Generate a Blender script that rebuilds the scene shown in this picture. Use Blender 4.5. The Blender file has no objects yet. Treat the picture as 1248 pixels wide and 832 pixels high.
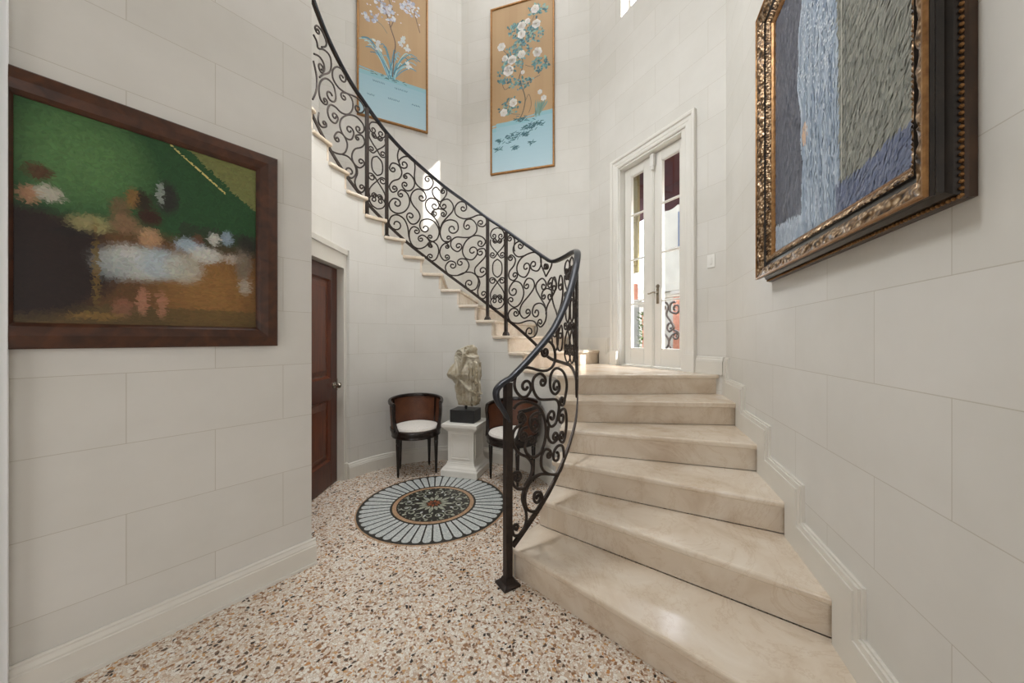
import bpy, bmesh, math, random
from mathutils import Vector, Matrix, noise
random.seed(7)
S = bpy.context.scene
COL = S.collection
PI = math.pi
rad = math.radians

# ------------------------------------------------------------------ layout (metres)
EYE = 1.36
O = (-0.645, 2.935)          # centre of the round stair well
RIN = 1.07                   # inner face of the well wall
RTREAD = 1.045               # inner end of the treads
RRAIL = 1.17                 # the railing stands on the treads
R1 = 0.1742                  # riser, lower flight
R2 = 0.176                   # riser, upper flight
LAND = 6 * R1
CEIL = 7.3
L0 = (-1.217, 2.142); LD = (-.6102, -.7922); LN = (.7922, -.6102)
D0 = (1.866, 3.074);  DD = (-.33, -.944);    DN = (-.944, .33)
C0 = (1.051, 4.783);  CD = (.4305, -.9026);  CN = (-.9026, -.4305)
B0 = (-.766, 5.356);  BD = (.9537, -.3007);  BN = (-.3007, -.9537)
A0 = (-2.444, 4.464); AD = (.883, .4695);    AN = (.4695, -.883)
E0 = (-3.12, 2.765)
F0 = (-2.9, 1.0)

def zlev(k):
    return R1 * k if k <= 6 else LAND + R2 * (k - 6)

# ------------------------------------------------------------------ object helpers
def link(name, me, mat=None, parent=None, smooth=False):
    o = bpy.data.objects.new(name, me)
    COL.objects.link(o)
    if mat is not None:
        for m in (mat if isinstance(mat, (list, tuple)) else [mat]):
            me.materials.append(m)
    if parent is not None:
        o.parent = parent
    if smooth:
        for p in me.polygons:
            p.use_smooth = True
    return o

def obj(name, bm, mat=None, parent=None, smooth=False, bevel=0, seg=2, angle=35):
    me = bpy.data.meshes.new(name)
    bmesh.ops.recalc_face_normals(bm, faces=bm.faces)
    bm.to_mesh(me); bm.free()
    o = link(name, me, mat, parent, smooth)
    if smooth:
        auto_smooth(o, angle)
    if bevel:
        b = o.modifiers.new('bevel', 'BEVEL'); b.width = bevel; b.segments = seg
        b.limit_method = 'ANGLE'; b.angle_limit = rad(30)
    return o

def auto_smooth(o, angle=35):
    me = o.data
    me.set_sharp_from_angle(angle=rad(angle))

def thing(name, label, cat, loc=(0, 0, 0), rz=0, group=None):
    o = bpy.data.objects.new(name, None)
    COL.objects.link(o)
    o.empty_display_size = .1
    o.location = loc; o.rotation_euler = (0, 0, rz)
    tag(o, label, cat, group)
    return o

def tag(o, label=None, cat=None, group=None, kind=None):
    if label: o['label'] = label
    if cat: o['category'] = cat
    if group: o['group'] = group
    if kind: o['kind'] = kind
    return o

def struct(o):
    o['kind'] = 'structure'
    return o

# ------------------------------------------------------------------ mesh helpers
def box(bm, x0, x1, y0, y1, z0, z1, M=None, mi=0):
    vs = [Vector((x, y, z)) for z in (z0, z1) for y in (y0, y1) for x in (x0, x1)]
    if M is not None: vs = [M @ v for v in vs]
    v = [bm.verts.new(p) for p in vs]
    for f in ((0, 2, 3, 1), (4, 5, 7, 6), (0, 1, 5, 4), (2, 6, 7, 3), (0, 4, 6, 2), (1, 3, 7, 5)):
        fc = bm.faces.new([v[i] for i in f]); fc.material_index = mi
    return v

def prism(bm, pts, z0, z1, mi=0):
    a = [bm.verts.new((p[0], p[1], z0)) for p in pts]
    b = [bm.verts.new((p[0], p[1], z1)) for p in pts]
    n = len(pts)
    fs = [bm.faces.new(a[::-1]), bm.faces.new(b)]
    for i in range(n):
        fs.append(bm.faces.new((a[i], a[(i + 1) % n], b[(i + 1) % n], b[i])))
    for f in fs: f.material_index = mi

def extrude_poly(bm, pts3, off, mi=0):
    """closed polygon of 3D points extruded by vector off"""
    off = Vector(off)
    a = [bm.verts.new(p) for p in pts3]
    b = [bm.verts.new(Vector(p) + off) for p in pts3]
    n = len(a)
    fs = [bm.faces.new(a[::-1]), bm.faces.new(b)]
    for i in range(n):
        fs.append(bm.faces.new((a[i], a[(i + 1) % n], b[(i + 1) % n], b[i])))
    for f in fs: f.material_index = mi

def sweep(bm, path, prof, closed=False, up=Vector((0, 0, 1)), cap=True, mi=0, scales=None):
    """prof: list of (side, up) pairs; path: list of Vectors"""
    path = [Vector(p) for p in path]
    n = len(path); rings = []
    for i, p in enumerate(path):
        if closed: t = path[(i + 1) % n] - path[i - 1]
        else: t = path[min(i + 1, n - 1)] - path[max(i - 1, 0)]
        if t.length < 1e-9: t = Vector((1, 0, 0))
        t.normalize()
        s = t.cross(up)
        if s.length < 1e-4: s = t.cross(Vector((0, 1, 0)))
        s.normalize(); u = s.cross(t).normalized()
        k = scales[i] if scales else 1
        rings.append([bm.verts.new(p + s * a * k + u * b * k) for a, b in prof])
    m = len(prof)
    for i in range(n if closed else n - 1):
        A, B = rings[i], rings[(i + 1) % n]
        for j in range(m):
            f = bm.faces.new((A[j], A[(j + 1) % m], B[(j + 1) % m], B[j])); f.material_index = mi
    if cap and not closed:
        bm.faces.new(rings[0][::-1]).material_index = mi
        bm.faces.new(rings[-1]).material_index = mi

def circle_prof(r, n=8):
    return [(r * math.cos(2 * PI * i / n), r * math.sin(2 * PI * i / n)) for i in range(n)]

def tube(bm, path, r, n=8, **k):
    sweep(bm, path, circle_prof(r, n), **k)

def lathe(bm, prof, n=24, c=(0, 0, 0), M=None, mi=0):
    """prof: list (r, z)"""
    rings = []
    for r, z in prof:
        ring = []
        for i in range(n):
            a = 2 * PI * i / n
            v = Vector((c[0] + r * math.cos(a), c[1] + r * math.sin(a), c[2] + z))
            if M is not None: v = M @ v
            ring.append(bm.verts.new(v))
        rings.append(ring)
    for A, B in zip(rings[:-1], rings[1:]):
        for j in range(n):
            bm.faces.new((A[j], A[(j + 1) % n], B[(j + 1) % n], B[j])).material_index = mi
    bm.faces.new(rings[0][::-1]).material_index = mi
    bm.faces.new(rings[-1]).material_index = mi

def ball(bm, c, r, seg=10, rings=6, sc=(1, 1, 1), mi=0, M=None):
    mat = Matrix.Translation(c) @ Matrix.Diagonal((sc[0], sc[1], sc[2], 1))
    if M is not None: mat = M @ mat
    res = bmesh.ops.create_uvsphere(bm, u_segments=seg, v_segments=rings, radius=r, matrix=mat)
    for v in res['verts']:
        for f in v.link_faces: f.material_index = mi

def catmull(pts, k=6):
    out = []
    n = len(pts)
    for i in range(n - 1):
        p0 = pts[max(i - 1, 0)]; p1 = pts[i]; p2 = pts[i + 1]; p3 = pts[min(i + 2, n - 1)]
        for j in range(k):
            t = j / k
            out.append(tuple(.5 * (2 * b + (c - a) * t + (2 * a - 5 * b + 4 * c - d) * t * t + (3 * b - a - 3 * c + d) * t ** 3)
                             for a, b, c, d in zip(p0, p1, p2, p3)))
    out.append(tuple(pts[-1]))
    return out

def lerp_table(tab, x):
    if x <= tab[0][0]: 
        (a, b), (c, d) = tab[0], tab[1]
        return b + (d - b) * (x - a) / (c - a)
    for (a, b), (c, d) in zip(tab[:-1], tab[1:]):
        if x <= c: return b + (d - b) * (x - a) / (c - a)
    (a, b), (c, d) = tab[-2], tab[-1]
    return b + (d - b) * (x - a) / (c - a)

def pol(th, r, z=0.0):
    return Vector((O[0] + r * math.cos(rad(th)), O[1] + r * math.sin(rad(th)), z))

def wp(P, d, n, t, off, z):
    """point on a wall: t along it, off into the room"""
    return Vector((P[0] + d[0] * t + n[0] * off, P[1] + d[1] * t + n[1] * off, z))

def wmat(P, d, n):
    """matrix: local x along the wall, local y out of the wall into the room, z up"""
    return Matrix(((d[0], n[0], 0, P[0]), (d[1], n[1], 0, P[1]), (0, 0, 1, 0), (0, 0, 0, 1)))

ML, MD, MC, MB_, MA = wmat(L0, LD, LN), wmat(D0, DD, DN), wmat(C0, CD, CN), wmat(B0, BD, BN), wmat(A0, AD, AN)

# ------------------------------------------------------------------ materials
def mat(name, col=(.8, .8, .8), rough=.5, metal=0.0, spec=.5):
    m = bpy.data.materials.new(name); m.use_nodes = True
    b = m.node_tree.nodes['Principled BSDF']
    b.inputs['Base Color'].default_value = (*col, 1)
    b.inputs['Roughness'].default_value = rough
    b.inputs['Metallic'].default_value = metal
    b.inputs['Specular IOR Level'].default_value = spec
    return m, m.node_tree, b

def N(nt, typ, **kw):
    n = nt.nodes.new(typ)
    for k, v in kw.items():
        if k in n.inputs: n.inputs[k].default_value = v
        else: setattr(n, k, v)
    return n

def ramp(nt, stops, interp='LINEAR'):
    r = nt.nodes.new('ShaderNodeValToRGB'); cr = r.color_ramp; cr.interpolation = interp
    while len(cr.elements) < len(stops): cr.elements.new(.5)
    for e, (p, c) in zip(cr.elements, stops):
        e.position = p; e.color = (*c, 1)
    return r

def srgb(r, g, b):
    f = lambda v: (v / 255 / 12.92) if v <= 10 else (((v / 255 + .055) / 1.055) ** 2.4)
    return (f(r), f(g), f(b))

def noisy(name, c1, c2, scale=4, rough=.5, metal=0, detail=6, dist=0, bump=0, spec=.5, stretch=None, coord='Object'):
    m, nt, b = mat(name, c1, rough, metal, spec)
    tc = N(nt, 'ShaderNodeTexCoord'); no = N(nt, 'ShaderNodeTexNoise', Scale=scale, Detail=detail, Distortion=dist)
    src = tc.outputs[coord]
    if stretch:
        mp = N(nt, 'ShaderNodeMapping'); mp.inputs['Scale'].default_value = stretch
        nt.links.new(src, mp.inputs['Vector']); src = mp.outputs['Vector']
    nt.links.new(src, no.inputs['Vector'])
    r = ramp(nt, [(.3, c1), (.7, c2)])
    nt.links.new(no.outputs['Fac'], r.inputs['Fac']); nt.links.new(r.outputs['Color'], b.inputs['Base Color'])
    if bump:
        bp = N(nt, 'ShaderNodeBump', Strength=bump, Distance=.01)
        nt.links.new(no.outputs['Fac'], bp.inputs['Height']); nt.links.new(bp.outputs['Normal'], b.inputs['Normal'])
    return m

def wall_material():
    m, nt, b = mat('limestone_block_wall', (.7, .67, .6), .55, 0, .35)
    uv = N(nt, 'ShaderNodeUVMap')
    br = N(nt, 'ShaderNodeTexBrick')
    br.offset = .5; br.offset_frequency = 2; br.squash = 1
    c = srgb(222, 217, 205)
    br.inputs['Color1'].default_value = (*srgb(222, 219, 213), 1)
    br.inputs['Color2'].default_value = (*srgb(217, 214, 207), 1)
    br.inputs['Mortar'].default_value = (*srgb(196, 190, 178), 1)
    br.inputs['Scale'].default_value = 1
    br.inputs['Mortar Size'].default_value = .0016
    br.inputs['Mortar Smooth'].default_value = .3
    br.inputs['Brick Width'].default_value = .608
    br.inputs['Row Height'].default_value = .3075
    nt.links.new(uv.outputs['UV'], br.inputs['Vector'])
    no = N(nt, 'ShaderNodeTexNoise', Scale=2.2, Detail=5, Roughness=.6)
    nt.links.new(uv.outputs['UV'], no.inputs['Vector'])
    rp = ramp(nt, [(.3, (.90, .895, .88)), (.7, (1, 1, 1))])
    nt.links.new(no.outputs['Fac'], rp.inputs['Fac'])
    mx = N(nt, 'ShaderNodeMix', data_type='RGBA', blend_type='MULTIPLY'); mx.inputs[0].default_value = .8
    nt.links.new(br.outputs['Color'], mx.inputs[6]); nt.links.new(rp.outputs['Color'], mx.inputs[7])
    nt.links.new(mx.outputs[2], b.inputs['Base Color'])
    bp = N(nt, 'ShaderNodeBump', Strength=.25, Distance=.004); bp.invert = True
    nt.links.new(br.outputs['Fac'], bp.inputs['Height']); nt.links.new(bp.outputs['Normal'], b.inputs['Normal'])
    return m

def terrazzo_material():
    m, nt, b = mat('pebble_terrazzo', (.6, .55, .48), .14, 0, .5)
    tc = N(nt, 'ShaderNodeTexCoord')
    wn = N(nt, 'ShaderNodeTexNoise', Scale=14, Detail=2)
    nt.links.new(tc.outputs['Object'], wn.inputs['Vector'])
    vm = N(nt, 'ShaderNodeVectorMath', operation='SCALE'); vm.inputs['Scale'].default_value = .03
    nt.links.new(wn.outputs['Color'], vm.inputs[0])
    va = N(nt, 'ShaderNodeVectorMath', operation='ADD')
    nt.links.new(tc.outputs['Object'], va.inputs[0]); nt.links.new(vm.outputs[0], va.inputs[1])
    def layer(scale, stops, lo, hi, seed):
        mp = N(nt, 'ShaderNodeMapping'); mp.inputs['Location'].default_value = (seed, seed * 1.7, 0)
        mp.inputs['Rotation'].default_value = (0, 0, seed)
        nt.links.new(va.outputs[0], mp.inputs['Vector'])
        v1 = N(nt, 'ShaderNodeTexVoronoi', Scale=scale, Randomness=1.0, voronoi_dimensions='2D')
        v2 = N(nt, 'ShaderNodeTexVoronoi', Scale=scale, Randomness=1.0, feature='DISTANCE_TO_EDGE', voronoi_dimensions='2D')
        nt.links.new(mp.outputs[0], v1.inputs['Vector']); nt.links.new(mp.outputs[0], v2.inputs['Vector'])
        sp = N(nt, 'ShaderNodeSeparateColor'); nt.links.new(v1.outputs['Color'], sp.inputs[0])
        rp = ramp(nt, stops, 'CONSTANT'); nt.links.new(sp.outputs[0], rp.inputs['Fac'])
        mr = N(nt, 'ShaderNodeMapRange'); mr.inputs[1].default_value = lo; mr.inputs[2].default_value = hi
        nt.links.new(v2.outputs['Distance'], mr.inputs[0])
        return rp.outputs['Color'], mr.outputs[0], sp.outputs[1]
    cream = srgb(226, 214, 198); white = srgb(238, 232, 222)
    c1, e1, _ = layer(105, [(0, cream), (.22, white), (.40, srgb(204, 180, 158)), (.56, srgb(228, 210, 192)), (.70, srgb(164, 128, 102)),
                           (.80, white), (.90, srgb(134, 104, 84)), (.95, srgb(205, 158, 108))], .03, .10, .7)
    mx = N(nt, 'ShaderNodeMix', data_type='RGBA')
    mx.inputs[6].default_value = (*srgb(186, 164, 144), 1)
    nt.links.new(e1, mx.inputs[0]); nt.links.new(c1, mx.inputs[7])
    c2, e2, g2 = layer(60, [(0, white), (.34, srgb(222, 208, 190)), (.52, srgb(96, 80, 68)), (.66, srgb(150, 112, 82)), (.78, srgb(52, 46, 44)), (.9, srgb(196, 142, 92))], .10, .17, 3.1)
    gt = N(nt, 'ShaderNodeMath', operation='GREATER_THAN'); gt.inputs[1].default_value = .70
    nt.links.new(g2, gt.inputs[0])
    ml = N(nt, 'ShaderNodeMath', operation='MULTIPLY'); nt.links.new(gt.outputs[0], ml.inputs[0]); nt.links.new(e2, ml.inputs[1])
    m2 = N(nt, 'ShaderNodeMix', data_type='RGBA')
    nt.links.new(ml.outputs[0], m2.inputs[0]); nt.links.new(mx.outputs[2], m2.inputs[6]); nt.links.new(c2, m2.inputs[7])
    big = N(nt, 'ShaderNodeTexNoise', Scale=1.6, Detail=3); nt.links.new(tc.outputs['Object'], big.inputs['Vector'])
    br = ramp(nt, [(.35, (.88, .87, .86)), (.65, (1, 1, 1))]); nt.links.new(big.outputs['Fac'], br.inputs['Fac'])
    m3 = N(nt, 'ShaderNodeMix', data_type='RGBA', blend_type='MULTIPLY'); m3.inputs[0].default_value = 1
    nt.links.new(m2.outputs[2], m3.inputs[6]); nt.links.new(br.outputs['Color'], m3.inputs[7])
    nt.links.new(m3.outputs[2], b.inputs['Base Color'])
    return m

def marble_material():
    m, nt, b = mat('cream_marble', (.7, .62, .52), .18, 0, .5)
    tc = N(nt, 'ShaderNodeTexCoord')
    n1 = N(nt, 'ShaderNodeTexNoise', Scale=3.2, Detail=8, Roughness=.6, Distortion=.8)
    nt.links.new(tc.outputs['Object'], n1.inputs['Vector'])
    r1 = ramp(nt, [(.28, srgb(202, 182, 158)), (.5, srgb(220, 205, 186)), (.75, srgb(231, 220, 205))])
    nt.links.new(n1.outputs['Fac'], r1.inputs['Fac'])
    n2 = N(nt, 'ShaderNodeTexNoise', Scale=1.7, Detail=10, Roughness=.7, Distortion=2.2)
    nt.links.new(tc.outputs['Object'], n2.inputs['Vector'])
    r2 = ramp(nt, [(.485, (1, 1, 1)), (.5, (.86, .80, .73)), (.515, (1, 1, 1))])
    nt.links.new(n2.outputs['Fac'], r2.inputs['Fac'])
    mx = N(nt, 'ShaderNodeMix', data_type='RGBA', blend_type='MULTIPLY'); mx.inputs[0].default_value = .7
    nt.links.new(r1.outputs['Color'], mx.inputs[6]); nt.links.new(r2.outputs['Color'], mx.inputs[7])
    nt.links.new(mx.outputs[2], b.inputs['Base Color'])
    return m

def paint_attr_material(name='oil_paint', rough=.45):
    m, nt, b = mat(name, (.5, .5, .5), rough, 0, .35)
    at = N(nt, 'ShaderNodeAttribute', attribute_name='paint')
    nt.links.new(at.outputs['Color'], b.inputs['Base Color'])
    return m

def wood_material(name, c1, c2, rough=.3, stretch=(14, 14, 1.2), scale=2.5):
    return noisy(name, c1, c2, scale, rough, 0, 8, 1.2, .05, .5, stretch)

def glass_material():
    m = bpy.data.materials.new('window_glass'); m.use_nodes = True
    nt = m.node_tree; nt.nodes.clear()
    out = N(nt, 'ShaderNodeOutputMaterial'); tr = N(nt, 'ShaderNodeBsdfTransparent'); gl = N(nt, 'ShaderNodeBsdfGlossy')
    gl.inputs['Roughness'].default_value = .02
    lw = N(nt, 'ShaderNodeLayerWeight', Blend=.5); pw = N(nt, 'ShaderNodeMath', operation='POWER'); pw.inputs[1].default_value = 4
    ad = N(nt, 'ShaderNodeMath', operation='MULTIPLY_ADD'); ad.inputs[1].default_value = .7; ad.inputs[2].default_value = .03
    mx = N(nt, 'ShaderNodeMixShader')
    nt.links.new(lw.outputs['Facing'], pw.inputs[0]); nt.links.new(pw.outputs[0], ad.inputs[0]); nt.links.new(ad.outputs[0], mx.inputs[0]); nt.links.new(tr.outputs[0], mx.inputs[1]); nt.links.new(gl.outputs[0], mx.inputs[2])
    nt.links.new(mx.outputs[0], out.inputs[0])
    return m

M = {}
M['wall'] = wall_material()
M['floor'] = terrazzo_material()
M['marble'] = marble_material()
M['trim'] = noisy('painted_trim', srgb(224, 220, 211), srgb(218, 213, 203), 3, .4)
M['white_trim'] = noisy('white_painted_joinery', srgb(232, 229, 222), srgb(226, 223, 215), 3, .35)
M['bright_trim'] = noisy('bright_white_casing', srgb(248, 249, 250), srgb(243, 245, 247), 3, .35)
M['ceiling'] = noisy('ceiling_plaster', srgb(236, 232, 224), srgb(230, 226, 218), 2, .8)
M['iron'] = noisy('wrought_iron', srgb(46, 39, 36), srgb(62, 52, 46), 30, .42, .55, 4, 0, .12)
M['rail'] = noisy('dark_painted_handrail', srgb(40, 42, 48), srgb(52, 54, 60), 20, .28, .35)
M['mahogany'] = wood_material('mahogany', srgb(52, 22, 13), srgb(84, 39, 22), .28)
M['mahogany_panel'] = wood_material('mahogany_panel', srgb(72, 33, 18), srgb(106, 54, 30), .28)
M['ebony'] = noisy('dark_lacquered_wood', srgb(24, 16, 13), srgb(40, 26, 20), 12, .25)
M['cane'] = None
M['cushion'] = noisy('white_cushion_fabric', srgb(226, 220, 212), srgb(214, 207, 198), 60, .9, 0, 3, 0, .15)
M['chrome'] = noisy('satin_nickel', srgb(190, 184, 172), srgb(170, 164, 152), 20, .25, .95)
M['plaster'] = noisy('white_painted_plinth', srgb(232, 228, 220), srgb(222, 217, 207), 5, .5)
M['black_stone'] = noisy('black_stone', srgb(26, 26, 27), srgb(38, 38, 39), 14, .35)
M['stone'] = None
M['gold'] = noisy('gilt', srgb(164, 122, 76), srgb(122, 86, 50), 40, .32, .6, 5, 0, .2)
M['thin_gold'] = noisy('thin_gilt_frame', srgb(170, 124, 70), srgb(140, 98, 52), 30, .4, .4)
M['frame_brown'] = noisy('dark_brown_frame', srgb(52, 30, 20), srgb(84, 48, 28), 9, .3, 0, 8, .6, .05, .5, (2, 2, 2))
M['black_frame'] = noisy('black_frame_cove', srgb(26, 22, 20), srgb(44, 36, 30), 14, .28)
M['walnut'] = noisy('dark_walnut_moulding', srgb(46, 32, 22), srgb(70, 48, 30), 18, .35)
M['paint'] = paint_attr_material()
M['silk'] = paint_attr_material('painted_silk', .6)
M['glass'] = glass_material()
M['plastic'] = noisy('white_plastic', srgb(238, 236, 230), srgb(232, 230, 224), 8, .35)

def cane_material():
    m, nt, b = mat('woven_cane', srgb(112, 66, 38), .5)
    tc = N(nt, 'ShaderNodeTexCoord')
    w1 = N(nt, 'ShaderNodeTexVoronoi', Scale=140, feature='DISTANCE_TO_EDGE'); nt.links.new(tc.outputs['Object'], w1.inputs['Vector'])
    no = N(nt, 'ShaderNodeTexNoise', Scale=7, Detail=4); nt.links.new(tc.outputs['Object'], no.inputs['Vector'])
    r = ramp(nt, [(.3, srgb(82, 46, 28)), (.7, srgb(118, 72, 46))]); nt.links.new(no.outputs['Fac'], r.inputs['Fac'])
    r2 = ramp(nt, [(0, (1, 1, 1)), (.25, (.55, .5, .45))]); nt.links.new(w1.outputs['Distance'], r2.inputs['Fac'])
    mx = N(nt, 'ShaderNodeMix', data_type='RGBA', blend_type='MULTIPLY'); mx.inputs[0].default_value = 1
    nt.links.new(r.outputs['Color'], mx.inputs[6]); nt.links.new(r2.outputs['Color'], mx.inputs[7])
    nt.links.new(mx.outputs[2], b.inputs['Base Color'])
    return m
M['cane'] = cane_material()

def statue_material():
    m, nt, b = mat('weathered_stone', srgb(190, 178, 150), .8)
    tc = N(nt, 'ShaderNodeTexCoord')
    no = N(nt, 'ShaderNodeTexNoise', Scale=9, Detail=8, Roughness=.65); nt.links.new(tc.outputs['Object'], no.inputs['Vector'])
    r = ramp(nt, [(.28, srgb(104, 92, 74)), (.42, srgb(160, 148, 124)), (.6, srgb(192, 184, 166)), (.8, srgb(208, 203, 192))])
    nt.links.new(no.outputs['Fac'], r.inputs['Fac']); nt.links.new(r.outputs['Color'], b.inputs['Base Color'])
    bp = N(nt, 'ShaderNodeBump', Strength=.5, Distance=.01)
    n2 = N(nt, 'ShaderNodeTexNoise', Scale=60, Detail=5); nt.links.new(tc.outputs['Object'], n2.inputs['Vector'])
    nt.links.new(n2.outputs['Fac'], bp.inputs['Height']); nt.links.new(bp.outputs['Normal'], b.inputs['Normal'])
    return m
M['stone'] = statue_material()

def ornate_material():
    m, nt, b = mat('carved_gilt_moulding', srgb(110, 84, 54), .35, .6)
    tc = N(nt, 'ShaderNodeTexCoord')
    no = N(nt, 'ShaderNodeTexVoronoi', Scale=70, feature='SMOOTH_F1'); nt.links.new(tc.outputs['Object'], no.inputs['Vector'])
    r = ramp(nt, [(.1, srgb(214, 190, 158)), (.4, srgb(126, 96, 64)), (.7, srgb(40, 28, 20))])
    nt.links.new(no.outputs['Distance'], r.inputs['Fac']); nt.links.new(r.outputs['Color'], b.inputs['Base Color'])
    bp = N(nt, 'ShaderNodeBump', Strength=.6, Distance=.006); bp.invert = True
    nt.links.new(no.outputs['Distance'], bp.inputs['Height']); nt.links.new(bp.outputs['Normal'], b.inputs['Normal'])
    return m
M['ornate'] = ornate_material()

# ------------------------------------------------------------------ UV'd wall pieces
def wall_uv(bm, org, d, u0=0.0, v0=.018):
    uvl = bm.loops.layers.uv.verify()
    for f in bm.faces:
        for l in f.loops:
            p = l.vert.co
            u = (p.x - org[0]) * d[0] + (p.y - org[1]) * d[1]
            l[uvl].uv = (u + u0 + 10 * .608, p.z + v0)

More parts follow.
